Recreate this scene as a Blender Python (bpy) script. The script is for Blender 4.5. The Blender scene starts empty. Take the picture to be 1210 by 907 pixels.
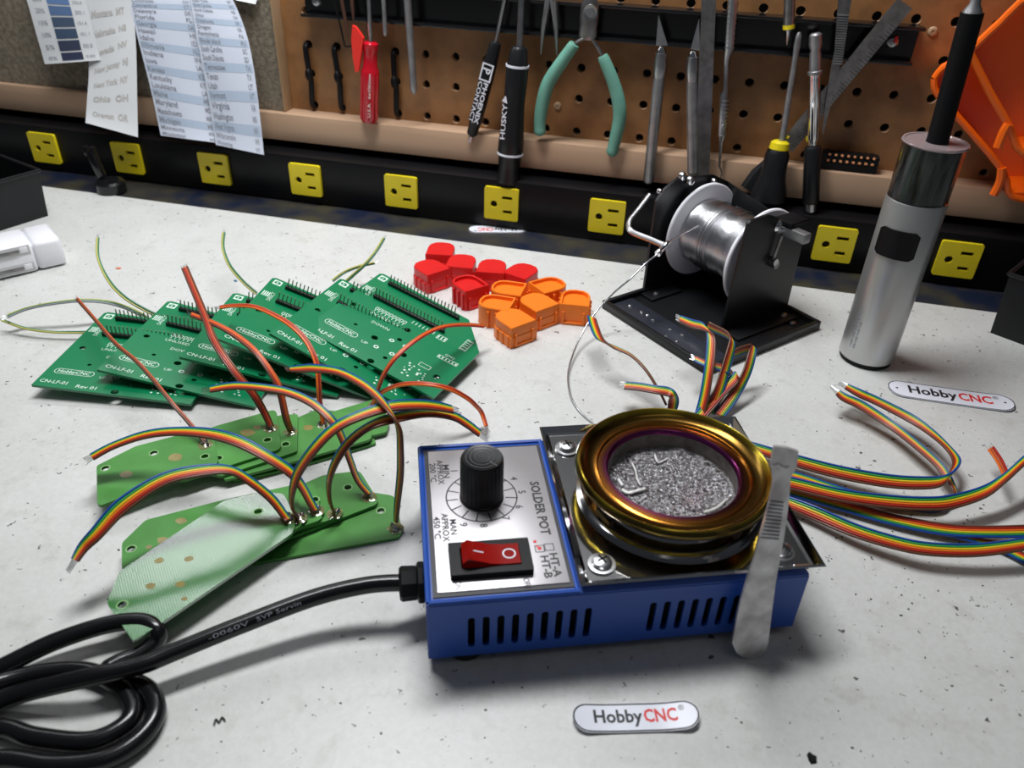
import bpy, bmesh, math, random
from math import sin, cos, pi, radians, sqrt, atan2
from mathutils import Vector, Matrix, noise
from mathutils.geometry import tessellate_polygon
random.seed(7)
V = Vector
SC = bpy.context.scene
COL = SC.collection
S = 0.001                       # everything below is written in millimetres

# ---------------------------------------------------------------- camera
CAM_LOC = V((228.0965778,-640.1976719,263.6726552)); CAM_R = V((0.9695322,0.2431329,0.0298953)); CAM_U = V((-0.1601649,0.536831,0.8283476)); CAM_F = V((-0.1853498,0.8078978,-0.5594163)); FPX = 938.4175
cd = bpy.data.cameras.new('camera'); cam = bpy.data.objects.new('camera', cd); COL.objects.link(cam)
cam.matrix_world = Matrix.Translation(CAM_LOC*S) @ Matrix((CAM_R, CAM_U, -CAM_F)).transposed().to_4x4()
cd.sensor_width = 36; cd.sensor_fit = 'HORIZONTAL'; cd.lens = FPX/1210*36
cd.clip_start = 0.01; cd.clip_end = 30
cd.dof.use_dof = True; cd.dof.focus_distance = 0.43; cd.dof.aperture_fstop = 13
SC.camera = cam

# ---------------------------------------------------------------- world, lamps, exposure
w = bpy.data.worlds.new('room'); SC.world = w; w.use_nodes = True
w.node_tree.nodes['Background'].inputs[0].default_value = (0.80, 0.88, 1.0, 1)
w.node_tree.nodes['Background'].inputs[1].default_value = 0.06
def area(name, loc, target, sx, sy, power, col=(1, 1, 1)):
    l = bpy.data.lights.new(name, 'AREA'); l.shape = 'RECTANGLE'; l.size = sx*S; l.size_y = sy*S; l.energy = power; l.color = col
    o = bpy.data.objects.new(name, l); COL.objects.link(o)
    o.location = V(loc)*S; d = V(target)-V(loc); o.rotation_euler = d.to_track_quat('-Z', 'Y').to_euler()
    return o
area('bench_lamp', (40, -190, 690), (50, -200, 0), 420, 110, 5.5, (0.97, 0.985, 1.0))
area('gloss_lamp', (-175, -42, 420), (-150, -140, 0), 520, 70, 0.85, (0.94, 0.97, 1.0))  # added lamp, placed to throw the sheen on the shiny strip board
area('fill_lamp', (700, -900, 1900), (100, -300, 0), 1200, 300, 0.9, (1.0, 0.96, 0.9))  # added fill light from the front, no fixture of the room
SC.view_settings.view_transform = 'Standard'; SC.view_settings.look = 'None'
SC.view_settings.exposure = 0.0; SC.view_settings.gamma = 1.0; SC.view_settings.use_curve_mapping = False

# ---------------------------------------------------------------- measuring: the line of sight of a pixel met with a plane of the room
def ray(px, py): return (px-605)/FPX*CAM_R-(py-453.5)/FPX*CAM_U+CAM_F
def P(px, py, z=0.0):
    d = ray(px, py); return CAM_LOC+d*((z-CAM_LOC.z)/d.z)
def PY(px, py, Y=0.0):
    d = ray(px, py); return CAM_LOC+d*((Y-CAM_LOC.y)/d.y)
def depth(p): return (p-CAM_LOC).dot(CAM_F)
class Frame:
    def __init__(s, o, ex, ey, ez): s.o = V(o); s.e = (V(ex).normalized(), V(ey).normalized(), V(ez).normalized())
    def w(s, x, y, z=0): return s.o+s.e[0]*x+s.e[1]*y+s.e[2]*z
    def hit(s, px, py, ax=2, val=0):
        d = ray(px, py); n = s.e[ax]; o = s.o+n*val
        q = CAM_LOC+d*((o-CAM_LOC).dot(n)/d.dot(n))-s.o
        return V((q.dot(s.e[0]), q.dot(s.e[1]), q.dot(s.e[2])))
    def mat(s): return Matrix.Translation(s.o) @ Matrix(s.e).transposed().to_4x4()

# ---------------------------------------------------------------- materials
def mat(name, col, rough=0.5, metal=0.0, var=0.0, scale=40.0, bump=0.0, bscale=None, col2=None, spec=0.5, coat=0.0, trans=0.0, aniso=None, emit=None, alpha=None):
    m = bpy.data.materials.new(name); m.use_nodes = True; nt = m.node_tree; b = nt.nodes['Principled BSDF']
    c = (*col, 1); b.inputs['Base Color'].default_value = c; b.inputs['Roughness'].default_value = rough
    b.inputs['Metallic'].default_value = metal; b.inputs['Specular IOR Level'].default_value = spec
    b.inputs['Coat Weight'].default_value = coat; b.inputs['Transmission Weight'].default_value = trans
    tc = nt.nodes.new('ShaderNodeTexCoord')
    src = tc.outputs['Object']
    if aniso:
        mp = nt.nodes.new('ShaderNodeMapping'); mp.inputs['Scale'].default_value = aniso; nt.links.new(src, mp.inputs[0]); src = mp.outputs[0]
    if var or col2:
        n = nt.nodes.new('ShaderNodeTexNoise'); n.inputs['Scale'].default_value = scale; n.inputs['Detail'].default_value = 6
        nt.links.new(src, n.inputs[0])
        r = nt.nodes.new('ShaderNodeValToRGB'); nt.links.new(n.outputs[0], r.inputs[0]); nt.links.new(r.outputs[0], b.inputs['Base Color'])
        c2 = col2 or tuple(x*(1-var) for x in col)
        r.color_ramp.elements[0].position = 0.35; r.color_ramp.elements[1].position = 0.65
        r.color_ramp.elements[0].color = (*c2, 1); r.color_ramp.elements[1].color = c
    if bump:
        n2 = nt.nodes.new('ShaderNodeTexNoise'); n2.inputs['Scale'].default_value = bscale or scale*3; n2.inputs['Detail'].default_value = 4
        nt.links.new(src, n2.inputs[0]); bp = nt.nodes.new('ShaderNodeBump'); bp.inputs['Strength'].default_value = bump; bp.inputs['Distance'].default_value = 0.001
        nt.links.new(n2.outputs[0], bp.inputs['Height']); nt.links.new(bp.outputs[0], b.inputs['Normal'])
    return m
M = {}
def mk(k, *a, **kw): M[k] = mat(k, *a, **kw)
mk('black_plastic', (0.006, 0.006, 0.007), 0.42, spec=.2)
mk('faint_print', (0.52, 0.50, 0.48), 0.6)
mk('black_satin', (0.009, 0.0095, 0.011), 0.35, bump=0.05, bscale=900, spec=.35)
mk('black_gloss', (0.008, 0.008, 0.009), 0.18)
mk('black_metal', (0.006, 0.006, 0.007), 0.36, bump=0.06, bscale=600, spec=.22)
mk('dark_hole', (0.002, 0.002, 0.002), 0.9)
mk('steel', (0.55, 0.55, 0.56), 0.28, 1.0, var=0.25, scale=120)
mk('steel_dark', (0.30, 0.29, 0.29), 0.35, 0.9, var=0.35, scale=150)
mk('steel_dull', (0.42, 0.42, 0.43), 0.42, 0.85, var=0.3, scale=90)
mk('chrome', (0.75, 0.75, 0.76), 0.09, 1.0, bump=0.04, bscale=60)
mk('chrome_dark', (0.38, 0.38, 0.39), 0.12, 1.0)
mk('aluminium', (0.62, 0.62, 0.61), 0.36, 0.75)
mk('tin', (0.62, 0.62, 0.64), 0.27, 1.0)
mk('white_plastic', (0.86, 0.86, 0.90), 0.3)
mk('white_flange', (0.92, 0.92, 0.98), 0.35)
mk('white_print', (0.85, 0.87, 0.85), 0.6)
mk('dark_print', (0.02, 0.02, 0.025), 0.5)
mk('grey_print', (0.25, 0.26, 0.30), 0.6)
mk('red_print', (0.75, 0.03, 0.03), 0.5)
mk('label_white', (0.80, 0.82, 0.90), 0.35)
mk('yellow_plastic', (0.90, 0.72, 0.012), 0.4, var=0.12, scale=30)
mk('red_plastic', (0.72, 0.012, 0.012), 0.4, var=0.1, scale=60, bump=0.15, bscale=700)
mk('red_clear', (0.50, 0.006, 0.018), 0.15, coat=0.5)
mk('orange_plastic', (0.98, 0.22, 0.012), 0.42, var=0.08, scale=60, bump=0.15, bscale=700)
mk('bin_orange', (1.0, 0.15, 0.006), 0.32)
mk('green_rubber', (0.16, 0.40, 0.31), 0.55, var=0.15, scale=60)
mk('board_green', (0.003, 0.20, 0.075), 0.26, coat=0.25)
mk('board_hole', (0.02, 0.03, 0.02), 0.8)
mk('fr4', (0.10, 0.33, 0.075), 0.4, var=0.28, scale=26, spec=.2)
mk('fr4_edge', (0.22, 0.42, 0.16), 0.5)
mk('flux', (0.26, 0.27, 0.12), 0.12, var=0.4, scale=300, coat=0.6)
mk('copper_patch', (0.30, 0.25, 0.07), 0.3, var=0.3, scale=200)
mk('solder', (0.70, 0.70, 0.70), 0.22, 1.0, bump=0.3, bscale=900)
mk('wood_rail', (0.52, 0.34, 0.22), 0.5, var=0.15, scale=6, aniso=(1, 12, 12))
mk('wood_edge', (0.45, 0.30, 0.17), 0.6, var=0.2, scale=20)
mk('blue_enamel', (0.012, 0.075, 0.40), 0.40, bump=0.05, bscale=900)
mk('cord', (0.006, 0.006, 0.007), 0.22, bump=0.04, bscale=200)
mk('grey_flux_pcb', (0.42, 0.5, 0.46), 0.25, coat=0.5)
for k, c in dict(blue=(0.008, 0.06, 0.32), green=(0.03, 0.30, 0.07), yellow=(0.72, 0.55, 0.02), orange=(0.78, 0.16, 0.018), red=(0.42, 0.022, 0.014), brown=(0.13, 0.045, 0.022), ltgreen=(0.05, 0.20, 0.11), ltyellow=(0.50, 0.48, 0.13), rust=(0.50, 0.10, 0.035), grey=(0.3, 0.3, 0.33)).items():
    mk(k+'_pvc', c, 0.32)

# ---------------------------------------------------------------- mesh builder (millimetres)
class MB:
    def __init__(s): s.v = []; s.f = []; s.m = []; s.cur = 0
    def add(s, vs, fs, mi=None):
        o = len(s.v); s.v += [V(x) for x in vs]; s.f += [tuple(i+o for i in f) for f in fs]; s.m += [s.cur if mi is None else mi]*len(fs); return s
    def tf(s, T):
        s.v = [T @ x for x in s.v]; return s
    def box(s, a, b, T=None, bev=0.0, mi=None):
        x0, y0, z0 = [min(a[i], b[i]) for i in range(3)]; x1, y1, z1 = [max(a[i], b[i]) for i in range(3)]
        if bev <= 0:
            vs = [(x, y, z) for z in (z0, z1) for y in (y0, y1) for x in (x0, x1)]
            fs = [(0, 2, 3, 1), (4, 5, 7, 6), (0, 1, 5, 4), (2, 6, 7, 3), (0, 4, 6, 2), (1, 3, 7, 5)]
        else:
            bm = bmesh.new(); bmesh.ops.create_cube(bm, size=1)
            for q in bm.verts: q.co = V(((x0+x1)/2+q.co.x*(x1-x0), (y0+y1)/2+q.co.y*(y1-y0), (z0+z1)/2+q.co.z*(z1-z0)))
            bmesh.ops.bevel(bm, geom=bm.edges[:], offset=bev, segments=2, affect='EDGES', profile=0.5)
            bm.verts.index_update(); vs = [q.co.copy() for q in bm.verts]; fs = [tuple(q.index for q in f.verts) for f in bm.faces]; bm.free()
        if T is not None: vs = [T @ V(x) for x in vs]
        return s.add(vs, fs, mi)
    def sweep(s, pts, rad, seg=8, caps=True, mi=None, flat=1.0, up=None):
        n = len(pts); pts = [V(p) for p in pts]; rad = rad if hasattr(rad, '__len__') else [rad]*n
        vs = []; prev = None
        for i in range(n):
            t = (pts[min(i+1, n-1)]-pts[max(i-1, 0)])
            if t.length < 1e-6: t = V((0, 0, 1))
            t.normalize()
            if prev is None:
                a = V(up) if up is not None else (V((0, 0, 1)) if abs(t.z) < 0.9 else V((1, 0, 0)))
            else: a = prev
            a = a-t*a.dot(t); a.normalize(); b = t.cross(a); prev = a
            for k in range(seg):
                an = 2*pi*k/seg; vs.append(pts[i]+a*(cos(an)*rad[i]*flat)+b*(sin(an)*rad[i]))
        fs = [(i*seg+k, i*seg+(k+1) % seg, (i+1)*seg+(k+1) % seg, (i+1)*seg+k) for i in range(n-1) for k in range(seg)]
        if caps: fs += [tuple(range(seg))[::-1], tuple((n-1)*seg+k for k in range(seg))]
        return s.add(vs, fs, mi)
    def cyl(s, a, b, r, r2=None, seg=16, mi=None, caps=True): return s.sweep([a, b], [r, r if r2 is None else r2], seg, caps, mi)
    def spindle(s, a, b, prof, seg=14, mi=None, flat=1.0, up=None):       # prof: (distance share, radius)
        a = V(a); b = V(b); return s.sweep([a+(b-a)*t for t, _ in prof], [max(r, 0.01) for _, r in prof], seg, True, mi, flat, up)
    def lathe(s, prof, seg=48, T=None, mi=None, mis=None, closed=False):  # prof: (radius, z)
        n = len(prof); vs = [(r*cos(2*pi*k/seg), r*sin(2*pi*k/seg), z) for r, z in prof for k in range(seg)]
        if T is not None: vs = [T @ V(x) for x in vs]
        o = len(s.v); s.v += [V(x) for x in vs]
        for i in range(n if closed else n-1):
            j = (i+1) % n
            for k in range(seg):
                s.f.append((o+i*seg+k, o+i*seg+(k+1) % seg, o+j*seg+(k+1) % seg, o+j*seg+k)); s.m.append(mis[i] if mis else (s.cur if mi is None else mi))
        return s
    def poly(s, loops, z0, z1, T=None, mi=None, side=None):                # outline (first loop) with holes, thickness z0..z1
        loops = [[V((x, y, 0)) for x, y in L] for L in loops]
        tris = tessellate_polygon(loops); flat = [p for L in loops for p in L]; n = len(flat)
        f = T if T is not None else (lambda q: q)
        g = (lambda q: T @ q) if T is not None and not callable(T) else (T or (lambda q: q))
        vs = [g(V((p.x, p.y, z1))) for p in flat]+([g(V((p.x, p.y, z0))) for p in flat] if z0 != z1 else [])
        s.add(vs, [tuple(t) for t in tris], mi)
        if z0 != z1:
            o = len(s.v)-2*n; k = 0; fs = [tuple(i+n for i in t)[::-1] for t in tris]; sd = []
            for L in loops:
                m_ = len(L); sd += [(k+i, k+(i+1) % m_, n+k+(i+1) % m_, n+k+i) for i in range(m_)]; k += m_
            s.f += [tuple(i+o for i in q) for q in fs]; s.m += [s.cur if mi is None else mi]*len(fs)
            s.f += [tuple(i+o for i in q) for q in sd]; s.m += [(s.cur if mi is None else mi) if side is None else side]*len(sd)
        return s
    def grid(s, fn, nu, nv, mi=None):
        vs = [fn(i/nu, j/nv) for j in range(nv+1) for i in range(nu+1)]
        return s.add(vs, [(j*(nu+1)+i, j*(nu+1)+i+1, (j+1)*(nu+1)+i+1, (j+1)*(nu+1)+i) for j in range(nv) for i in range(nu)], mi)
ROOT = {}
def finish(name, mb, mats, inv, ang=35, flatten=False):
    me = bpy.data.meshes.new(name)
    vs = [(inv @ x)*S for x in mb.v] if inv is not None else [x*S for x in mb.v]
    me.from_pydata(vs, [], mb.f)
    mats = mats if isinstance(mats, (list, tuple)) else [mats]
    for k in mats: me.materials.append(M[k] if isinstance(k, str) else k)
    me.polygons.foreach_set('material_index', mb.m)
    if not flatten:
        bm = bmesh.new(); bm.from_mesh(me); bmesh.ops.recalc_face_normals(bm, faces=bm.faces[:]); bm.to_mesh(me); bm.free()
    me.update(); me.shade_smooth(); me.set_sharp_from_angle(angle=radians(ang))
    return me
def tag(o, label=None, cat=None, group=None, kind=None):
    if label: o['label'] = label
    if cat: o['category'] = cat
    if group: o['group'] = group
    if kind: o['kind'] = kind
    return o
def thing(name, label, cat, frame_or_loc=(0, 0, 0), group=None, kind=None):
    o = bpy.data.objects.new(name, None); COL.objects.link(o); o.empty_display_size = 0.01
    mm = frame_or_loc.mat() if isinstance(frame_or_loc, Frame) else Matrix.Translation(V(frame_or_loc))
    T = mm.copy(); T.translation = mm.translation*S; o.matrix_world = T
    ROOT[o.name] = mm
    return tag(o, label, cat, group, kind)
def part(name, mb, mats, parent, world=True, label=None, kind=None, ang=35, flatten=False):
    inv = ROOT[parent.name].inverted() if world else None
    o = bpy.data.objects.new(name, finish(name, mb, mats, inv, ang, flatten)); COL.objects.link(o); o.parent = parent
    ROOT[o.name] = ROOT[parent.name]
    if label: o['label'] = label
    if kind: o['kind'] = kind
    return o
def solo(name, mb, mats, label, cat, group=None, kind=None, ang=35, flatten=False):
    c = sum(mb.v, V())/len(mb.v); c.z = min(x.z for x in mb.v); T = Matrix.Translation(c)
    o = bpy.data.objects.new(name, finish(name, mb, mats, T.inverted(), ang, flatten)); COL.objects.link(o); o.location = c*S
    ROOT[o.name] = T
    return tag(o, label, cat, group, kind)
def copy_tree(o, parent=None):
    c = o.copy(); COL.objects.link(c)
    if parent is not None: c.parent = parent
    for ch in [x for x in list(KIDS.get(o.name, []))]: copy_tree(ch, c)
    return c
KIDS = {}
_part0 = part
def part(name, mb, mats, parent, **kw):
    o = _part0(name, mb, mats, parent, **kw); KIDS.setdefault(parent.name, []).append(o); return o
# ---------------------------------------------------------------- writing: letters become thin flat meshes laid on a surface
_tc = {}
def glyphs(txt, bold=0.0):
    k = (txt, bold)
    if k not in _tc:
        cu = bpy.data.curves.new('t', 'FONT'); cu.body = txt; cu.size = 1.0; cu.resolution_u = 2; cu.offset = bold; cu.fill_mode = 'FRONT'
        o = bpy.data.objects.new('t', cu); me = o.to_mesh()
        vs = [v.co.copy() for v in me.vertices]; fs = [tuple(p.vertices) for p in me.polygons]
        o.to_mesh_clear(); bpy.data.objects.remove(o); bpy.data.curves.remove(cu); _tc[k] = (vs, fs)
    return _tc[k]
def text(mb, txt, fn, size=None, width=None, x0=0, y0=0, mi=None, bold=0.0, center=False):   # fn maps (x, y) of the text plane to a point
    vs, fs = glyphs(txt, bold)
    if not vs: return mb
    xa = min(v.x for v in vs); xb = max(v.x for v in vs)
    sx = (width/(xb-xa)) if width else size
    sy = size or sx
    off = -(xa+xb)/2 if center else -xa
    return mb.add([fn(x0+(v.x+off)*sx, y0+v.y*sy) for v in vs], fs, mi)
def planefn(o, ex, ey, lift=0.05):
    o = V(o); ex = V(ex).normalized(); ey = V(ey).normalized(); n = ex.cross(ey)*lift
    return lambda x, y: o+ex*x+ey*y+n
def crom(pts, n=6):
    out = []; N = len(pts)
    for i in range(N-1):
        p0, p1, p2, p3 = pts[max(i-1, 0)], pts[i], pts[i+1], pts[min(i+2, N-1)]
        for k in range(n):
            t = k/n; out.append(0.5*((2*p1)+(p2-p0)*t+(2*p0-5*p1+4*p2-p3)*t*t+(3*p1-p0-3*p2+p3)*t**3))
    out.append(pts[-1]); return out
def circ(cx, cy, r, n=12, ry=None): return [(cx+r*cos(2*pi*k/n), cy+(ry or r)*sin(2*pi*k/n)) for k in range(n)]
def rrect(x0, y0, x1, y1, r, n=4):
    o = []
    for cx, cy, a in ((x1-r, y1-r, 0), (x0+r, y1-r, 90), (x0+r, y0+r, 180), (x1-r, y0+r, 270)):
        for k in range(n+1): t = radians(a+90*k/n); o.append((cx+r*cos(t), cy+r*sin(t)))
    return o
# ================================================================ SETTING
def bench_mat():
    m = mat('bench_laminate', (0.014, 0.020, 0.045), 0.3, col2=(0.065, 0.058, 0.038), scale=34); return m
M['bench'] = bench_mat()
def mat_sheet():
    m = bpy.data.materials.new('work_mat'); m.use_nodes = True; nt = m.node_tree; b = nt.nodes['Principled BSDF']; L = nt.links
    tc = nt.nodes.new('ShaderNodeTexCoord')
    def N(t, **k):
        n = nt.nodes.new(t)
        for a, v in k.items(): n.inputs[a].default_value = v
        return n
    def ramp(src, a, b_, ca, cb):
        r = nt.nodes.new('ShaderNodeValToRGB'); L.new(src, r.inputs[0]); r.color_ramp.elements[0].position = a; r.color_ramp.elements[1].position = b_
        r.color_ramp.elements[0].color = (*ca, 1); r.color_ramp.elements[1].color = (*cb, 1); return r.outputs[0]
    def mul(a, bb, f=1.0):
        x = nt.nodes.new('ShaderNodeMix'); x.data_type = 'RGBA'; x.blend_type = 'MULTIPLY'; x.inputs[0].default_value = f
        L.new(a, x.inputs[6]); L.new(bb, x.inputs[7]); return x.outputs[2]
    n1 = N('ShaderNodeTexNoise', Scale=9.0, Detail=7.0, Roughness=0.65); L.new(tc.outputs['Object'], n1.inputs[0])
    base = ramp(n1.outputs[0], 0.3, 0.7, (0.60, 0.60, 0.58), (0.70, 0.705, 0.69))
    n2 = N('ShaderNodeTexNoise', Scale=55.0, Detail=8.0, Roughness=0.7); L.new(tc.outputs['Object'], n2.inputs[0])
    c = mul(base, ramp(n2.outputs[0], 0.30, 0.46, (0.86, 0.85, 0.82), (1, 1, 1)))
    for sc, th, col in ((420.0, 0.12, (0.20, 0.19, 0.19)), (230.0, 0.11, (0.13, 0.12, 0.12)), (110.0, 0.06, (0.10, 0.09, 0.09))):   # scattered dirt specks
        v = N('ShaderNodeTexVoronoi', Scale=sc, Randomness=1.0)
        nn = N('ShaderNodeTexNoise', Scale=400.0, Detail=2.0); L.new(tc.outputs['Object'], nn.inputs[0])
        ad = nt.nodes.new('ShaderNodeMix'); ad.data_type = 'VECTOR'; ad.inputs[0].default_value = 0.006
        L.new(tc.outputs['Object'], ad.inputs[4]); L.new(nn.outputs[1], ad.inputs[5]); L.new(ad.outputs[1], v.inputs[0])
        sel = N('ShaderNodeTexNoise', Scale=30.0, Detail=3.0); L.new(tc.outputs['Object'], sel.inputs[0])
        # only some cells carry a speck: compare the cell's own random colour
        sep = nt.nodes.new('ShaderNodeSeparateColor'); L.new(v.outputs['Color'], sep.inputs[0])
        gt = nt.nodes.new('ShaderNodeMath'); gt.operation = 'GREATER_THAN'; L.new(sep.outputs[0], gt.inputs[0]); gt.inputs[1].default_value = 0.86
        sz = nt.nodes.new('ShaderNodeMath'); sz.operation = 'MULTIPLY'; L.new(sep.outputs[1], sz.inputs[0]); sz.inputs[1].default_value = th*2.2
        lt = nt.nodes.new('ShaderNodeMath'); lt.operation = 'LESS_THAN'; L.new(v.outputs['Distance'], lt.inputs[0]); L.new(sz.outputs[0], lt.inputs[1])
        an = nt.nodes.new('ShaderNodeMath'); an.operation = 'MULTIPLY'; L.new(gt.outputs[0], an.inputs[0]); L.new(lt.outputs[0], an.inputs[1])
        mx = nt.nodes.new('ShaderNodeMix'); mx.data_type = 'RGBA'; L.new(an.outputs[0], mx.inputs[0]); L.new(c, mx.inputs[6]); mx.inputs[7].default_value = (*col, 1)
        c = mx.outputs[2]
    n4 = N('ShaderNodeTexNoise', Scale=420.0, Detail=5.0, Roughness=0.7); L.new(tc.outputs['Object'], n4.inputs[0])
    c = mul(c, ramp(n4.outputs[0], 0.36, 0.62, (0.92, 0.92, 0.91), (1, 1, 1)))
    # a few smudges and scuffs
    n3 = N('ShaderNodeTexNoise', Scale=26.0, Detail=10.0, Roughness=0.8, Distortion=1.2); L.new(tc.outputs['Object'], n3.inputs[0])
    c = mul(c, ramp(n3.outputs[0], 0.22, 0.36, (0.62, 0.58, 0.54), (1, 1, 1)), 0.8)
    L.new(c, b.inputs['Base Color']); b.inputs['Roughness'].default_value = 0.36; b.inputs['Specular IOR Level'].default_value = 0.4
    bp = nt.nodes.new('ShaderNodeBump'); bp.inputs['Strength'].default_value = 0.06; bp.inputs['Distance'].default_value = 0.001
    L.new(n4.outputs[0], bp.inputs['Height']); L.new(bp.outputs[0], b.inputs['Normal'])
    return m
M['work_mat'] = mat_sheet()
M['cavity_shade'] = mat('cavity_shade', (0.03, 0.03, 0.03), 0.8)  # shade of the cavity behind the holes, put into the wall colour
M['hardboard'] = mat('hardboard', (0.32, 0.15, 0.054), 0.42, var=0.28, scale=70, bump=0.06, bscale=300)
M['hardboard_edge'] = mat('hardboard_edge', (0.62, 0.42, 0.26), 0.7)
M['felt'] = mat('felt', (0.27, 0.225, 0.165), 0.9, var=0.45, scale=240, bump=0.5, bscale=700)

tag(solo('wall_back', MB().box((-900, 16, -400), (1100, 40, 900)), 'cavity_shade', 'back wall coloured dark as the shade behind the pegboard holes', 'wall'), kind='structure')
del bpy.data.objects['wall_back']['category']
b = MB().box((-620, -900, -26), (900, 12, -0.9), bev=1.0)
solo('workbench', b, 'bench', 'dark navy mottled workbench top along the wall under the white mat', 'workbench')
ME = P(50, 221).y
b = MB(); nx = 40
b.box((-600, -880, -0.9), (880, P(500, 279.5).y, 0.0))
solo('bench_mat', b, 'work_mat', 'off-white stained and speckled work mat covering the bench', 'mat')

# pegboard: one cell per hole, each hole cut through
ROWZ = [226, 200, 174.6, 149.5, 124.0, 100.8, 75.2]
XL = PY(347, 135, 0).x; XR = 575.0; ZB = 47.0
t = thing('pegboard', 'brown hardboard pegboard with rows of round holes behind the hanging tools', 'pegboard', (0, 3, ZB))
b = MB(); YT = Matrix(((1, 0, 0, 0), (0, 0, -1, 0), (0, 1, 0, 0), (0, 0, 0, 1)))    # sheet plane (x, z), thickness towards the room
zs = [252]+[(ROWZ[i]+ROWZ[i+1])/2 for i in range(len(ROWZ)-1)]+[62]
c0 = math.ceil((XL+4)/25.4); c1 = int((XR-4)//25.4)
skip = {(4, 5)}
for ri, z in enumerate(ROWZ):
    for c in range(c0, c1+1):
        xa = XL if c == c0 else (c-.5)*25.4; xb = XR if c == c1 else (c+.5)*25.4
        rect = [(xa, zs[ri+1]), (xb, zs[ri+1]), (xb, zs[ri]), (xa, zs[ri])]
        loops = [rect]+([] if (c, ri) in skip else [circ(c*25.4, z, 3.35, 14)[::-1]])
        b.poly(loops, -6, 0, T=YT, mi=0, side=1)
b.box((XL, 0, ZB), (XR, 6, 62))
part('board', b, ['hardboard', 'hardboard_edge'], t)
def screw_head(x, z, y, parent=None, r=3.2, material='wood_edge'):
    b = MB(); T = Matrix.Translation((x, y, z)) @ YT
    b.lathe([(0.01, 1.2), (1.0, 1.1), (1.2, 1.7), (r*.75, 1.4), (r, .4), (r, 0)], 16, T)
    return part('screw', b, material, parent)
for px, py in ((659, 125), (1102, 37)):
    q = PY(px, py, 0); screw_head(q.x, q.z, 0, t)
# wood rail
q1 = PY(677, 170.7, -18).z; q0 = PY(680, 205, -18).z
b = MB().box((-620, -18, q0), (900, 15, q1), bev=0.8)
tag(solo('trim_1', b, 'wood_rail', 'pale wooden rail below the pegboard', 'x'), kind='structure'); del bpy.data.objects['trim_1']['category']
RAILZ = q1
# felt board at the left with wood edge
xf = PY(336, 130, -12).x; zf = PY(336, 133, -12).z
t = thing('pin_board', 'grey brown felt pin board with wooden edge at the left', 'pin board', (xf-150, 0, RAILZ))
part('felt_panel', MB().box((-620, -12, RAILZ+.2), (xf, 15, 420)), 'felt', t)
part('edge_strip', MB().box((xf, -13.5, RAILZ+.2), (XL-.2, 15, 420), bev=.4), 'wood_edge', t)

# power strip with ten outlets
YS = -35.0
ztop = PY(540, 206.6, YS).z
t = thing('power_strip', 'long black metal power strip with yellow outlets under the wooden rail', 'power strip', (100, -20, -.9))
b = MB().box((-620, YS, -.9), (900, 4, ztop), bev=2.0)
part('housing', b, 'black_metal', t)
xo0 = PY(52, 174, YS-2).x; xo9 = PY(1132, 305.5, YS-2).x; zo = PY(593, 241, YS-2).z
def outlet(x):
    b = MB(); T = Matrix.Translation((x, YS-.1, zo)) @ YT
    out = rrect(-14.3, -13.6, 14.3, 13.6, 1.6)
    s1 = rrect(0.5, 4.2, 9.2, 7.0, .5)[::-1]; s2 = rrect(1.5, -7.6, 9.2, -4.8, .5)[::-1]; g = circ(-6.2, -.4, 2.9, 10)[::-1]
    b.poly([out, s1, s2, g], 0, 2.6, T=T)
    o = part('outlet', b, 'yellow_plastic', t)
    part('outlet_slots', MB().poly([rrect(-12, -12, 12, 12, 1)], 0.05, 0.4, T=T), 'dark_hole', o)
for i in range(10): outlet(xo0+(xo9-xo0)*i/9)

# ================================================================ ON THE WALL
# tool bar
zb = PY(677, 46, -15).z; zt = PY(1020, 28, -15).z
xa = PY(355, 19, -15).x; xb = PY(1078, 78, -15).x
t = thing('tool_rack', 'long black metal magnetic tool rack screwed across the pegboard', 'tool rack', ((xa+xb)/2, 0, zb))
b = MB(); b.box((xa, -5, zb), (xb, 0, zt)); b.box((xa, -15, zb), (xb, -5, zb+2.2), bev=.5); b.box((xa, -15, zt-2.2), (xb+2, -5, zt), bev=.5)
part('channel', b, 'black_gloss', t)
for px, py in ((374, 2), (1054, 50)):
    q = PY(px, py, -5); screw_head(q.x, q.z, -5, t, 4.0, 'steel')
q = PY(1057, 48, -8); b = MB().box((q.x-.2, -7.4, q.z-1.5), (q.x+2.0, -6.2, q.z+2.6), bev=.3); part('red_clip', b, 'red_plastic', t, label='small red chip beside the rack screw')

def W(px, py, Y=-20): return PY(px, py, Y)
def mmpx(px, py, Y=-20): return depth(PY(px, py, Y))/FPX
# black cable ties threaded through pairs of holes
def zip_tie(name_px, label):
    (xa_, ya_), (xm, ym), (xb_, yb_) = name_px
    a, m_, c = W(xa_, ya_, -1), W(xm, ym, -5), W(xb_, yb_, -1)
    g = (c-a)
    b = MB(); pts = crom([a+V((0, 5, 0)), a+V((0, -2.5, -1.5)), m_+V((-.6, 0, 5)), m_, m_+V((.6, 0, -5)), c+V((0, -2.5, 2)), c+V((0, 5, 0))], 5)
    b.sweep(pts, 2.3, 8, flat=.6)
    o = solo('cable_tie', b, 'black_plastic', label, 'cable tie', 'black cable ties on the pegboard')
    k = MB().spindle(m_+V((-.6, -1, 5)), m_+V((.6, -1, -5)), [(0, 1.2), (.25, 3.1), (.6, 3.4), (.85, 2.6), (1, 1.2)], 10)
    part('knot', k, 'black_plastic', o)
zip_tie(((362, 52), (366, 88), (371, 126)), 'black cable tie on the pegboard, nearest the felt board')
zip_tie(((396, 55), (400, 91), (405, 129)), 'black cable tie on the pegboard, second from the felt board')
zip_tie(((466, 60), (467, 97), (470, 136)), 'black cable tie on the pegboard right of the red screwdriver')

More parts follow.
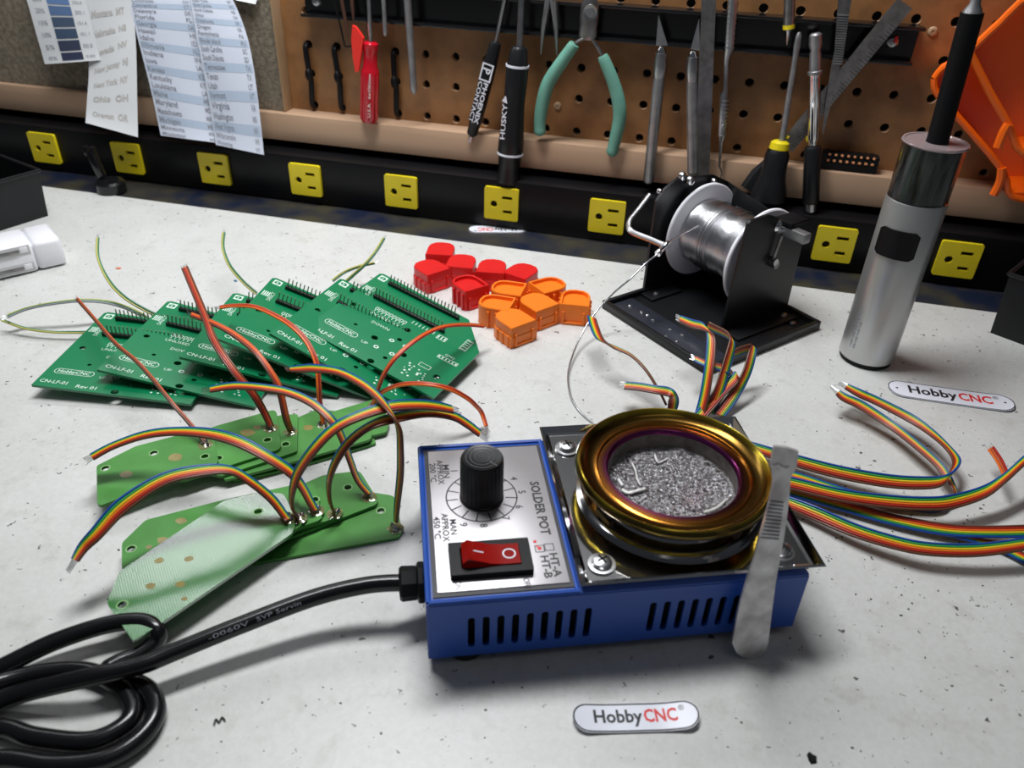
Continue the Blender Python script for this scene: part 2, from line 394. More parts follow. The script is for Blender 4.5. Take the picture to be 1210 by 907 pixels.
def rod(px0, px1, r, Y=-20, mat_='steel', seg=10, mi=None, mb=None, Y1=None):
    mb = mb or MB(); return mb.cyl(W(*px0, Y), W(*px1, Y if Y1 is None else Y1), r, seg=seg, mi=mi)
# hex keys and picks at the far left
t = thing('hex_key', 'thin black bent hex key hanging at the left end of the rack', 'hex key', W(408, 52))
part('shaft', MB().sweep(crom([W(388, -25), W(396, 5), W(403, 34), W(407, 52), W(410, 55), W(420, 53)], 4), 0.75, 6), 'black_plastic', t)
for (a, c, lb) in (((398, -30), (412, 44), 'slim brown spike hanging beside the black hex key'), ((413, -30), (418, 27), 'slim brown spike hanging just left of the red screwdriver')):
    b = MB().spindle(W(*a, -18), W(*c, -18), [(0, 1.6), (.7, 1.4), (1, .6)], 8)
    solo('metal_spike', b, mat('rust%d' % a[0], (0.10, 0.045, 0.03), 0.5, 0.3), lb, 'spike')
# red flag shaped plastic clip
b = MB(); pts = [(416, 30), (420, 32), (425, 39), (429, 45), (427, 62), (423.5, 84), (420, 86), (417, 70), (415, 48)]
vs = [W(*q, -26) for q in pts]; n = len(vs)
b.add(vs+[v+V((0, 3, 0)) for v in vs], [tuple(range(n)), tuple(range(n, 2*n))[::-1]]+[(i, (i+1) % n, n+(i+1) % n, n+i) for i in range(n)])
solo('plastic_clip', b, mat('signal_red', (0.85, 0.03, 0.02), 0.4), 'bright red tapered plastic clip hanging left of the red screwdriver', 'clip')
# red screwdriver
t = thing('screwdriver', 'slotted screwdriver with translucent red handle hanging on the pegboard', 'screwdriver', W(437, 143))
part('shaft', MB().cyl(W(435, -20), W(438, 52), 1.9, seg=12), 'steel', t)
k = mmpx(437, 100); a, c = W(438, 49), W(436.5, 144)
b = MB(); b.spindle(a, c, [(0, 4), (.02, 6.2), (.07, 6.4), (.12, 5.6), (.3, 6.0), (.34, 7.2), (.37, 7.6), (.95, 7.4), (.99, 6.6), (1, 4)], 12)
h = part('handle', b, 'red_clear', t)
b = MB()
for i in range(6):
    an = pi*(i+.5)/6+pi; o = V((cos(an)*7.1, sin(an)*7.1, 0)); b.cyl(a+(c-a)*.40+o, a+(c-a)*.95+o, .9, seg=6)
part('ridges', b, 'red_clear', h)
ax = (c-a).normalized(); b = MB(); text(b, 'U.S.A.  6x100mm', planefn(a+(c-a)*.9+V((4.0, -8.3, 0)), -ax, V((-1, 0, 0)), .05), width=34, size=3.2); part('lettering', b, 'white_print', h, flatten=True)
# two downward phillips blades
for (x0, y0), (x1, y1), r, lb in (((452, -20), (455.5, 43), 1.7, 'short slim phillips blade pointing down from the rack'), ((480, -20), (489.5, 112), 2.9, 'long phillips blade pointing down from the rack')):
    b = MB().spindle(W(x0, y0), W(x1, y1), [(0, r), (.88, r), (.94, r*1.05), (.97, r*.8), (1, r*.25)], 12)
    solo('phillips_screwdriver', b, 'steel_dull', lb, 'screwdriver')
# black and white promotional driver
t = thing('pocket_screwdriver', 'slim black screwdriver with white lettering, tilted, handle down', 'screwdriver', W(558, 160))
part('shaft', MB().cyl(W(600, -20, -19), W(585, 54, -19), 1.4, seg=10), 'steel', t)
a, c = W(586, 50, -20), W(557, 161, -20); ax = (c-a).normalized(); rt = ax.cross(V((0, 1, 0))).normalized()*-1
if rt.x < 0: rt = -rt
b = MB().spindle(a, c, [(0, 3.6), (.03, 4.6), (.16, 5.0), (.2, 5.6), (.82, 5.6), (.86, 4.8), (.97, 4.4), (1, 2)], 12)
h = part('handle', b, 'black_satin', t)
part('tip', MB().cyl(c, c+ax*5, 1.6, seg=8), 'steel', t)
b = MB(); ln = (c-a).length; o = a+ax*ln*.2+V((0, -5.9, 0))
fn = planefn(o, ax, rt, 0); nrm = V((0, -1, 0))
Q = lambda x, y: o+ax*x+rt*y
b.poly([[(0, -4.6), (13.5, -4.6), (13.5, 4.6), (0, 4.6)], [(1.2, -3.4), (1.2, 3.4), (12.2, 3.4), (12.2, -3.4)]], 0, 0, T=None); vv = b.v; b.v = [Q(v.x, v.y)+V((0, -.05, 0)) for v in vv]
text(b, 'P', lambda x, y: Q(x, y)+V((0, -.1, 0)), size=8.5, x0=3.6, y0=-3.0, bold=.03)
text(b, 'PHOENIX', lambda x, y: Q(x, y)+V((0, -.1, 0)), width=33, size=4.9, x0=14.3, y0=.3, bold=.03)
text(b, 'CONTACT', lambda x, y: Q(x, y)+V((0, -.1, 0)), width=33, size=4.6, x0=14.3, y0=-4.0, bold=.02)
part('lettering', b, 'label_white', h, flatten=True)
# black ergonomic driver in front of the rail
t = thing('ergonomic_screwdriver', 'thick black soft-grip screwdriver with white rings hanging over the rail', 'screwdriver', W(600, 214, -28))
part('shaft', MB().cyl(W(617, -20, -22), W(614, 56, -25), 2.5, seg=10), 'steel', t)
a, c = W(613.5, 55, -26), W(600, 216, -30)
prof = [(0, 5), (.02, 6.6), (.1, 7.4), (.13, 8.7), (.3, 8.4), (.42, 8.0), (.55, 8.9), (.68, 10.2), (.76, 10.4), (.78, 9.4), (.86, 8.8), (.88, 8.4), (.95, 9.0), (.99, 9.0), (1, 7)]
h = part('handle', MB().spindle(a, c, prof, 18), 'black_satin', t)
for tt, r in ((.13, 8.9), (.765, 10.6)): part('ring', MB().spindle(a+(c-a)*(tt-.008), a+(c-a)*(tt+.008), [(0, r), (1, r)], 18), 'label_white', h)
ax = (c-a).normalized(); rt = V((0, -1, 0)).cross(ax).normalized(); rt = rt if rt.x > 0 else -rt
b = MB(); o = a+(c-a)*.64+V((-3.5, -9.2, 0)); o2 = a+(c-a)*.38+V((-3.5, -9.2, 0))
d = (o2-o).normalized(); up = -rt
text(b, 'HUSKY', lambda x, y: o+d*x+up*y+V((0, -.1, 0)), width=27, size=5.2, bold=.02)
b.add([o2+V((0, 0, 0)), o2+d*6+up*1.5, o2+d*1.5+up*4.5], [(0, 1, 2)])
part('lettering', b, 'label_white', h, flatten=True)
# long nose tips
t = thing('pliers', 'steel long-nose pliers tips pointing down from the rack', 'pliers', W(650, 20))
for pts, pr_ in ((((646, -25), (648, 0), (642, 35), (639, 64)), (4, 4.4, 2.8, .7)), (((655, -25), (654, 0), (657, 30), (658, 65)), (4.6, 4.8, 3.2, .7))):
    part('jaw', MB().sweep([W(*q, -18) for q in pts], pr_, 8, flat=.6), 'steel_dull', t)
# side cutters with green handles
t = thing('side_cutters', 'small side cutters with pale green handles hanging on the rack', 'pliers', W(690, 60, -22))
b = MB()
k_ = [(692, 8), (690, 30), (688, 45)]
b.spindle(W(698, -4, -19), W(694, 47, -19), [(0, 4), (.2, 6.4), (.45, 6.8), (.7, 6.4), (.9, 6.8), (1, 5)], 12, flat=.45, up=(0, 1, 0))
part('head', b, 'steel_dark', t)
b = MB(); T = Matrix.Translation(W(697.5, 15, -23)) @ YT; b.lathe([(.01, 1), (3.2, 1), (3.4, .4), (5.2, .6), (5.6, -1)], 18, T); part('pivot', b, 'steel', t)
for pts, lbl in (([(690, 45), (679, 52), (664, 73), (648, 98), (641, 122), (638, 142), (638, 160)], 0), ([(700, 46), (712, 66), (724, 95), (731, 120), (732, 140), (727, 165), (722, 184)], 1)):
    part('arm', MB().sweep(crom([W(*q, -20) for q in pts[:2]]+[W(*pts[2], -20)], 3), 2.2, 8, flat=.6), 'steel_dark', t)
    cp = crom([W(*q, -22) for q in pts[1:]], 6); n = len(cp)
    rr = [4.2+1.0*sin(pi*i/(n-1)) for i in range(n)]; rr[0] = 3.8; rr[-1] = 2.2; rr[-2] = 4.0; rr[-3] = 4.8
    part('handle', MB().sweep(cp, rr, 12), 'green_rubber', t)
# craft knives
for nm, pb, p0_, p1_, p2_, lb, r in (('a', [(778, 18), (789, 54), (775, 54)], (782, 55), (779, 92), (766, 216), 'craft knife with blade up and pitted silver handle, left of the spool stand', 4.1),
                               ('b', [(826, 22), (827, 60), (816, 58)], (819, 60), (818, 96), (819, 206), 'craft knife with blade up and silver handle beside the upright steel bar', 4.2)):
    t = thing('craft_knife', lb, 'knife', W(*p2_, -26), 'craft knives on the rack')
    bl = [W(*q, -21) for q in pb]; nn = V((0, 1, 0))
    part('blade', MB().add(bl+[v+nn for v in bl], [(0, 1, 2), (5, 4, 3), (0, 3, 4, 1), (1, 4, 5, 2), (2, 5, 3, 0)]), 'steel', t)
    a, c, e = W(*p0_, -21), W(*p1_, -22), W(*p2_, -26)
    part('ferrule', MB().spindle(a, a+(c-a)*.3, [(0, 1.8), (.4, 3.2), (1, 4.2)], 14), 'chrome', t)
    part('collet', MB().spindle(a+(c-a)*.2, c, [(0, 4.3), (.5, 4.9), (.8, 4.7), (1, 4.2)], 14), 'steel', t)
    part('handle', MB().spindle(c, e, [(0, r), (.1, r*1.05), (.97, r*1.05), (1, r*.7)], 14), 'steel_dull', t)
# upright bar/rule
vs = [W(830, -25, -24), W(847, -25, -24), W(838, 208, -27), W(821, 206, -27)]
b = MB().add(vs+[v+V((0, 2.2, 0)) for v in vs], [(0, 1, 2, 3), (7, 6, 5, 4), (0, 4, 5, 1), (1, 5, 6, 2), (2, 6, 7, 3), (3, 7, 4, 0)])
solo('steel_rule', b, 'steel_dark', 'broad upright steel rule standing behind the solder spool', 'rule')
# dental pick
t = thing('dental_pick', 'thin stainless dental pick with knurled grips hanging above the spool', 'pick', W(853, 212, -24))
pp = [(868, -25), (864, 28), (862, 58), (859, 70), (857, 108), (855, 112), (853, 160), (852, 168), (850, 196), (853, 204), (849, 214)]
rr = [3.6, 3.4, 3.2, 2.0, 2.0, 3.0, 2.8, 1.5, .8, .6, .5]
part('stem', MB().sweep([W(*q, -22) for q in pp], rr, 10), 'steel', t)
for (a, c, r) in (((866, 4), (862, 56), 3.75), ((856.5, 118), (853.3, 158), 3.25)):
    b = MB()
    for s_ in [i/9 for i in range(10)]:
        q = W(*a, -22)+(W(*c, -22)-W(*a, -22))*s_; b.cyl(q+V((0, 0, .7)), q-V((0, 0, .7)), r, seg=10)
    part('knurling', b, 'steel', t)
# yellow ringed tip
t = thing('precision_driver', 'precision driver tip with a yellow ring pointing down in front of the rack', 'screwdriver', W(932, 50))
part('body', MB().cyl(W(934, -20, -17), W(932, 30, -17), 3.8, seg=12), 'steel_dark', t)
part('ring', MB().cyl(W(932, 29, -17), W(932, 34, -17), 4.0, seg=12), 'yellow_plastic', t)
part('tip', MB().spindle(W(932, 34, -17), W(930, 53, -17), [(0, 3.2), (.2, 1.6), (.7, 1.1), (1, .4)], 8), 'steel', t)
# yellow collared screwdriver
t = thing('stubby_screwdriver', 'screwdriver with black bulbous handle and yellow collar, blade up', 'screwdriver', W(908, 240, -28))
part('blade', MB().spindle(W(944.5, 38, -21), W(923, 172, -25), [(0, 1.0), (.03, 2.0), (.12, 2.4), (.2, 1.9), (1, 2.3)], 10), 'steel_dull', t)
a, c = W(922.5, 166, -25), W(906, 238, -29)
part('collar', MB().spindle(a, a+(c-a)*.16, [(0, 4.5), (.2, 6.6), (.8, 7.2), (1, 6.2)], 18), 'yellow_plastic', t)
part('handle', MB().spindle(a+(c-a)*.13, c, [(0, 6.8), (.1, 8.8), (.4, 9.2), (.55, 10.2), (.8, 13.2), (.95, 13.4), (1, 11)], 20), 'black_satin', t)
part('spot', MB().spindle(W(930, 160, -23), W(931, 164, -23), [(0, .5), (.5, 1.6), (1, .5)], 8), 'yellow_plastic', t)
b = MB().spindle(W(912, 190, -20), W(888, 226, -24), [(0, 5), (.5, 9), (1, 9.5)], 8, flat=.5, up=(0, 1, 0))
solo('hand_tool', b, 'black_satin', 'angular black tool handle half hidden behind the yellow-collared screwdriver', 'tool')
# nut driver pen
t = thing('nut_driver', 'chromed nut driver with black grip sleeve, socket end up', 'nut driver', W(958, 250, -28))
part('socket', MB().spindle(W(964, 39, -21), W(963, 88, -22), [(0, 3), (.04, 4.3), (.28, 4.6), (.4, 3.4), (.5, 3.9), (.9, 4.0), (.92, 5.0), (1, 5.0)], 14), 'steel_dull', t)
part('shaft', MB().spindle(W(963, 88, -22), W(960.5, 176, -25), [(0, 4.6), (.05, 4.2), (.85, 4.2), (.88, 3.2), (1, 3.2)], 14), 'chrome', t)
part('grip', MB().spindle(W(960.5, 173, -25), W(958, 240, -28), [(0, 5.2), (.03, 6), (.97, 6.2), (1, 5.4)], 16), 'black_satin', t)
part('end_cap', MB().spindle(W(958, 238, -28), W(957.6, 250, -28), [(0, 4.4), (.9, 4.2), (1, 3.4)], 14), 'steel', t)
b = MB().spindle(W(955, 160, -23), W(955, 168, -23), [(0, 1), (.5, 1.8), (1, 1)], 8); part('tag', b, 'yellow_plastic', t)
# serrated tweezers
t = thing('tweezers', 'grey steel tweezers with ribbed grip hanging tip down, right end of the rack', 'tweezers', W(974, 158))
edge = [((992, -25), (1010, -25)), ((989, 20), (1003, 20)), ((986, 60), (997, 60)), ((981, 85), (990, 88)), ((976, 120), (982, 122)), ((972, 150), (974.5, 152)), ((972.3, 158), (973.3, 158))]
for dy, dp in ((-21, 1.3), (-17.5, 1.0)):
    b = MB(); vs = []
    for l_, r_ in edge: vs += [W(*l_, dy), W(*r_, dy), W(*r_, dy)+V((0, dp, 0)), W(*l_, dy)+V((0, dp, 0))]
    fs = [(4*i+k, 4*i+(k+1) % 4, 4*i+4+(k+1) % 4, 4*i+4+k) for i in range(len(edge)-1) for k in range(4)]
    part('arm', b.add(vs, fs+[(0, 1, 2, 3)]), 'steel_dark', t)
b = MB()
for i in range(20):
    y = 18+i*3.0; f = (y-18)/60; xl = 989.5-5*f; xr = 1003-8*f
    b.cyl(W(xl, y, -21.4), W(xr, y+.6, -21.4), .55, seg=6)
part('ribs', b, 'steel', t)
# slanted rule
a0, a1, b0, b1 = W(1061, 0, -23), W(1078, 10, -23), W(935, 178, -18.5), W(925, 167, -18.5)
a0, a1, b0, b1 = W(1061, -2, -19.5), W(1078, 10, -19.5), W(936, 180, -8), W(922, 168, -8)
b = MB(); th = V((0, 1.2, 0)); vs = [a0, a1, b0, b1]
b.add(vs+[v+th for v in vs], [(0, 1, 2, 3), (7, 6, 5, 4), (0, 4, 5, 1), (1, 5, 6, 2), (2, 6, 7, 3), (3, 7, 4, 0)])
r = solo('pocket_ruler', b, 'steel_dark', 'dark slanted pocket ruler leaning across the right end of the rack', 'ruler')
b = MB()
for i in range(44):
    f = .12+.86*i/44; p_ = a1+(b0-a1)*f; q_ = a0+(b1-a0)*f; L_ = .3 if i % 4 else .5
    d_ = (b0-a1).normalized()*.35; w_ = (q_-p_)*L_; o_ = V((0, -.06, 0)); b.add([p_+o_, p_+d_+o_, p_+d_+w_+o_, p_+w_+o_], [(0, 1, 2, 3)])
part('graduations', b, 'dark_print', r, flatten=True)
# black pin socket lying on the rail
t = thing('pin_socket', 'black two-row pin socket strip sitting on top of the wooden rail', 'connector', W(1006, 205, -12))
a, c = W(974, 178, -14), W(1040, 188, -14); zl = RAILZ+.1; zh = W(1006, 184, -14).z
fr = Frame((a.x, -14, zl), (c.x-a.x, 0, 0), (0, 1, 0), (0, 0, 1)); Lx = c.x-a.x; H_ = zh-zl
b = MB(); holes = [rrect(2.5+i*(Lx-4)/8, H_*.45+r*4.4, 2.5+i*(Lx-4)/8+3.0, H_*.45+r*4.4+2.8, .4)[::-1] for i in range(8) for r in range(2)]
b.poly([[(0, 0), (Lx, 0), (Lx, H_), (0, H_)]]+holes, -10, 0, T=Matrix.Translation(fr.o) @ YT)
part('body', b, 'black_plastic', t)
b = MB()
for i in range(8):
    for r in range(2):
        q = fr.w(4+i*(Lx-4)/8, 1.5, H_*.45+r*4.4+1.4); b.spindle(q, q+V((.5, -2.2, .5)), [(0, 1.3), (1, .9)], 6)
part('contacts', b, mat('contact_copper', (0.95, 0.42, 0.20), 0.4, 0.2), t)

# orange hanging bins
def bin_(lb, rim, lip, Yr, Yb, shrink):
    t = thing('parts_bin', lb, 'bin', W(1180, 150, -20), 'orange parts bins on the pegboard')
    n = len(rim); A = [W(*q, Yr) for q in rim]; c = sum(A, V())/n
    B_ = [V((c.x+(v.x-c.x)*shrink, Yb, c.z+(v.z-c.z)*shrink)) for v in A]
    th = 1.8
    A2 = [V((c.x+(v.x-c.x)*.955, Yr, c.z+(v.z-c.z)*.955)) for v in A]; B2 = [V((c.x+(v.x-c.x)*.95, Yb-th, c.z+(v.z-c.z)*.95)) for v in B_]
    b = MB(); q = lambda i, j: [(k+i*n, (k+1) % n+i*n, (k+1) % n+j*n, k+j*n) for k in range(n)]
    b.add(A+B_+A2+B2, q(0, 1)+q(2, 0)+q(3, 2)); b.add(B_, [tuple(range(n))]); b.add(B2, [tuple(range(n))])
    part('shell', b, 'bin_orange', t)
    cp = crom(A+[A[0]], 3); part('rim', MB().sweep([v+V((0, -.6, 0)) for v in cp], 2.3, 8, caps=False), 'bin_orange', t)
    part('lip', MB().sweep(crom([W(*q_, Yr-2) for q_ in lip], 4), 3.0, 8), 'bin_orange', t)
    return t
bin_('upper orange plastic parts bin hanging at the right end of the pegboard', [(1146, 60), (1180, 28), (1225, -8), (1330, -20), (1340, 120), (1260, 176), (1208, 180), (1192, 148), (1168, 106)], [(1192, 146), (1186, 156), (1179, 174)], -64, -46, .93)
bin_('lower orange plastic parts bin hanging behind the upper bin', [(1104, 92), (1114, 80), (1135, 70), (1200, 40), (1330, 40), (1340, 190), (1250, 232), (1196, 232), (1184, 200), (1128, 134), (1106, 108)], [(1184, 198), (1182, 214), (1174, 230)], -29, -6, .92)

# papers pinned over the felt board
def paper(name, lb, left, right, Ya, Yb, lines=None, mt='label_white', extra=None, bow=6, grp=None):
    def edge(E, v):
        f = v*(len(E)-1); i = min(int(f), len(E)-2); t_ = f-i; return (E[i][0]+(E[i+1][0]-E[i][0])*t_, E[i][1]+(E[i+1][1]-E[i][1])*t_)
    LE = [V(q).to_3d() for q in left]; RE = [V(q).to_3d() for q in right]
    LE = crom(LE, 5); RE = crom(RE, 5)
    def fn(u, v, off=0.0):
        a = edge(LE, v); c = edge(RE, v); x = a[0]+(c[0]-a[0])*u; y = a[1]+(c[1]-a[1])*u
        Y = Ya+(Yb-Ya)*v**1.4-bow*sin(pi*u)*.5*v-off
        return PY(x, y, Y)
    b = MB().grid(fn, 10, 14)
    o = solo(name, b, mt, lb, 'paper', grp, flatten=True, ang=60)
    if extra: extra(o, fn)
    return o
M['paper_cool'] = mat('paper_cool', (0.62, 0.66, 0.76), 0.6, var=.04, scale=10)
M['paper_warm'] = mat('paper_warm', (0.72, 0.73, 0.74), 0.6)
M['band_blue'] = mat('band_blue', (0.42, 0.50, 0.62), 0.6)
def rows(names, u0, u1, v0, v1, wn=.40, nv=7):
    def ex(o, fn):
        b = MB(); c = MB(); d = MB(); n = len(names); dv = (v1-v0)/n
        for i, (nm, ab) in enumerate(names):
            v = v0+dv*(i+.8)
            text(b, nm, lambda x, y: fn(u0+x, v-y, .25), size=dv*.95, width=min(wn, .045*len(nm)), bold=.01)
            text(b, ab, lambda x, y: fn(u1+x, v-y, .25), size=dv*.85, width=.09, bold=.01)
            if i % 3 == 2:
                for k in range(8): c.add([fn(.02+.12*k, v-dv*.8, .12), fn(.02+.12*(k+1), v-dv*.8, .12), fn(.02+.12*(k+1), v+dv*.2, .12), fn(.02+.12*k, v+dv*.2, .12)], [(0, 1, 2, 3)])
        part('list_lettering', b, 'grey_print', o, flatten=True); part('shaded_rows', c, 'band_blue', o, flatten=True)
    return ex
S1 = [('Alabama', 'AL'), ('Arizona', 'AZ'), ('Arkansas', 'AR'), ('California', 'CA'), ('Colorado', 'CO'), ('Connecticut', 'CT'), ('Delaware', 'DE'), ('Florida', 'FL'), ('Georgia', 'GA'), ('Hawaii', 'HI'), ('Idaho', 'ID'), ('Illinois', 'IL'), ('Indiana', 'IN'), ('Iowa', 'IA'), ('Kansas', 'KS'), ('Kentucky', 'KY'), ('Louisiana', 'LA'), ('Maine', 'ME'), ('Maryland', 'MD'), ('Massachusetts', 'MA'), ('Michigan', 'MI'), ('Minnesota', 'MN'), ('Mississippi', 'MS')]
S2 = [('Nevada', 'NV'), ('New Hampshire', 'NH'), ('New Jersey', 'NJ'), ('New Mexico', 'NM'), ('New York', 'NY'), ('North Carolina', 'NC'), ('North Dakota', 'ND'), ('Ohio', 'OH'), ('Oklahoma', 'OK'), ('Oregon', 'OR'), ('Pennsylvania', 'PA'), ('Rhode Island', 'RI'), ('South Carolina', 'SC'), ('South Dakota', 'SD'), ('Tennessee', 'TN'), ('Texas', 'TX'), ('Utah', 'UT'), ('Vermont', 'VT'), ('Virginia', 'VA'), ('Washington', 'WA'), ('West Virginia', 'WV'), ('Wisconsin', 'WI'), ('Wyoming', 'WY')]
paper('list_sheet', 'cool white sheet listing states and abbreviations, left column, over the felt board', [(148, -18), (153, 5), (164, 50), (178, 105), (190, 160)], [(222, -14), (227, 8), (238, 60), (250, 118), (258, 169)], -15, -46, extra=rows(S1, .04, .86, .02, 1.0), mt='paper_cool')
paper('list_sheet', 'cool white sheet listing states and abbreviations, right column, with bowed right edge', [(222, -18), (226, 5), (233, 45), (245, 108), (255, 171)], [(264, -20), (279, 8), (294, 50), (304, 110), (312, 183)], -16, -48, extra=rows(S2, .04, .84, .02, 1.0), mt='paper_cool')
def blurry(o, fn):
    b = MB()
    for i, nm in enumerate(('Missouri  MO', 'Montana  MT', 'Nebraska  NE', 'Nevada  NV', 'New Jersey  NJ', 'New York  NY', 'Ohio  OH', 'Oregon  OR')):
        text(b, nm, lambda x, y: fn(.12+x, .10+.115*i-y, .25), size=.055, width=.7, bold=.04)
    part('lettering', b, 'faint_print', o, flatten=True)
paper('note_sheet', 'plain white sheet with faint brown lettering hanging between the chart and the lists', [(98, -20), (102, 30), (105, 80), (103, 115), (101, 145)], [(152, -20), (158, 20), (161, 60), (162, 110), (163, 162)], -17, -50, extra=blurry, mt='paper_warm', bow=3)
def chart(o, fn):
    b = MB(); tx = MB()
    cols = [(0.16, 0.27, 0.55), (0.12, 0.21, 0.42), (0.10, 0.17, 0.32), (0.06, 0.09, 0.15), (0.05, 0.08, 0.14), (0.04, 0.05, 0.09), (0.03, 0.04, 0.08)]
    for i, c in enumerate(cols):
        k = 'swatch%d' % i; M[k] = mat(k, c, .6); s = MB(); v0 = .20+.112*i
        s.grid(lambda u, v: fn(.33+.38*u, v0+.095*v, .3), 3, 2); part('swatch', s, k, o, flatten=True)
        text(tx, ('30%', '25%', '20%', '15%', '10%', '5%', '0%')[i], lambda x, y: fn(.10+x, v0+.075-y, .3), size=.06, width=.15)
        text(tx, ('303.2', '252.6', '202.1', '151.6', '101.1', '50.5', '0.00')[i], lambda x, y: fn(.76+x, v0+.075-y, .3), size=.05, width=.16)
    part('lettering', tx, 'grey_print', o, flatten=True)
paper('colour_chart', 'white chart strip with a column of blue to black swatches at the far left', [(22, -24), (30, -5), (42, 37), (53, 76)], [(90, -28), (101, 0), (110, 35), (119, 71)], -17.5, -30, extra=chart, mt='paper_warm', bow=4)
paper('paper_scrap', 'small white paper corner at the top edge of the felt board', [(262, -30), (276, -8), (278, 0)], [(300, -30), (305, -8), (302, 5)], -14, -18, mt='paper_warm', bow=1)
# ================================================================ SOLDER POT
YA = 0.3752997; LX, DY, Z0, Z1 = 147.14, 92.0, 6.0, 35.5
PF = Frame((157.5, -458.61, 0), (cos(YA), sin(YA), 0), (-sin(YA), cos(YA), 0), (0, 0, 1))
PT_ = PF.mat()
pot = thing('solder_pot', 'blue solder pot with gold-tinted melting bowl, control knob and red rocker switch', 'solder pot', PF)
def lp(name, mb, mats, parent=pot, **k): return part(name, mb, mats, parent, world=False, **k)
# the metal case with cut ventilation slots
b = MB(); XZ = YT.copy()
a0 = PF.hit(557, 745.5, 1, 0); a1 = PF.hit(694.3, 732, 1, 0); c0_ = PF.hit(770, 727, 1, 0); c1_ = PF.hit(900, 716.5, 1, 0)
slots = []
for (p_, q_) in ((a0, a1), (c0_, c1_)):
    for i in range(9):
        x = p_.x+(q_.x-p_.x)*i/8; z = (a0.z+a1.z)/2-1.2; slots.append(rrect(x-1.35, z-8.3, x+1.35, z+8.3, 1.3)[::-1])
b.poly([[(0, Z0), (LX, Z0), (LX, Z1-1.2), (0, Z1-1.2)]]+slots, -1.2, 0, T=XZ)
b.box((0, 1.2, Z0), (1.2, DY, Z1-1.2)); b.box((LX-1.2, 1.2, Z0), (LX, DY, Z1-1.2)); b.box((1.2, DY-1.2, Z0), (LX-1.2, DY, Z1-1.2))
b.poly([[(0, 0), (LX, 0), (LX, DY), (0, DY)]], Z0-.8, Z0)
lp('case', b, 'blue_enamel')
b = MB().box((0, 0, Z1-1.2), (LX, DY, Z1), bev=.55)
b.sweep([V((.9, .9, Z1)), V((57, .9, Z1))], 1.1, 8); b.sweep([V((.9, .9, Z1)), V((.9, DY-.9, Z1))], 1.1, 8); b.sweep([V((.9, DY-.9, Z1)), V((57, DY-.9, Z1))], 1.1, 8); b.sweep([V((56.2, .9, Z1)), V((56.2, DY-.9, Z1))], 1.0, 8)
b.cyl((.9, .9, Z0), (.9, .9, Z1), 1.0, seg=8)
lp('top_frame', b, 'blue_enamel')
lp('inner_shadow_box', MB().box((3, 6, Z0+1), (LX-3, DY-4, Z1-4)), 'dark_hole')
for x, y in ((15, 8.9), (133, 8.9), (15, 80), (133, 80)):
    lp('foot', MB().lathe([(.01, 0), (7.5, 0), (8.2, 1.5), (8.6, 6), (.01, 6)], 24, Matrix.Translation((x, y, 0))), 'black_plastic')
# control panel
b = MB().box((2.6, 2.9, Z1), (55.6, 88.4, Z1+.5)); lp('panel_border', b, 'dark_print')
def brushed():
    m = mat('brushed_panel', (0.56, 0.54, 0.56), 0.42, 0.7, var=0.16, scale=30, aniso=(1, 1, 1), bump=0.03, bscale=800); return m
M['brushed_panel'] = brushed()
pan = lp('control_panel', MB().box((4.4, 4.8, Z1+.5), (54.0, 87.2, Z1+.9), bev=.15), 'brushed_panel')
ZP = Z1+.95
kb = PF.hit(570, 592, 2, Z1)
KX, KY = 25.6, 55.0
b = MB()
def lpos(px, py): return PF.hit(px, py, 2, ZP)
def vtext(mb, txt, s, e, size, bold=0.02):                # the panel's words run towards the front, their tops to the right
    s = lpos(*s); e = lpos(*e); w_ = (e-s).length; d = V((0, -1, 0)); up = V((1, 0, 0))
    text(mb, txt, lambda x, y: V((s.x, s.y, ZP))+d*x+up*y, size=size, width=w_, bold=bold)
vtext(b, 'SOLDER POT', (626, 569), (645, 631.5), 5.4, .035)
vtext(b, 'MIN', (523.5, 549), (525.5, 564.5), 3.6); vtext(b, 'APPROX', (516, 543.5), (518.5, 572.5), 3.6); vtext(b, '200 \u00b0C', (507.5, 547.5), (510, 569.5), 3.6)
vtext(b, 'MAN', (531.5, 613.5), (534, 631.5), 3.6); vtext(b, 'APPROX', (521.5, 606.5), (524.5, 640), 3.6); vtext(b, '450 \u00b0C', (512, 610.5), (515, 636.5), 3.6)
vtext(b, 'HT-A', (649, 653.5), (655.5, 681.5), 4.4, .03); vtext(b, 'HT-B', (638.5, 656.5), (644, 683), 4.4, .03)
vtext(b, 'ON', (537.5, 687), (538.5, 696), 3.4); vtext(b, 'OFF', (618, 683), (620, 694), 3.4)
for tx_, px, py in (('1', 537, 556), ('4', 607.5, 565), ('5', 617, 581), ('6', 614, 598.5), ('7', 598, 612), ('8', 572, 620.5), ('9', 548, 619.5)):
    q = lpos(px, py); text(b, tx_, lambda x, y: V((q.x-1.6, q.y, ZP))+V((0, -1, 0))*x+V((1, 0, 0))*y, size=4.4, center=True, bold=.015)
RD = 15.2
b.poly([circ(KX, KY, RD, 64), circ(KX, KY, RD-.6, 64)[::-1]], ZP, ZP)
for i in range(14):
    an = radians(-20-i*(360/15.0)+60); d = V((cos(an), sin(an), 0)); nn = V((-d.y, d.x, 0))*.28; c_ = V((KX, KY, ZP)); b.add([c_+d*10+nn, c_+d*10-nn, c_+d*RD-nn, c_+d*RD+nn], [(0, 1, 2, 3)])
for px, py in ((649, 646), (637.7, 648)):
    q = lpos(px, py); b.poly([[(q.x-1.9, q.y-1.9), (q.x+1.9, q.y-1.9), (q.x+1.9, q.y+1.9), (q.x-1.9, q.y+1.9)], [(q.x-1.55, q.y-1.55), (q.x-1.55, q.y+1.55), (q.x+1.55, q.y+1.55), (q.x+1.55, q.y-1.55)]], ZP, ZP)
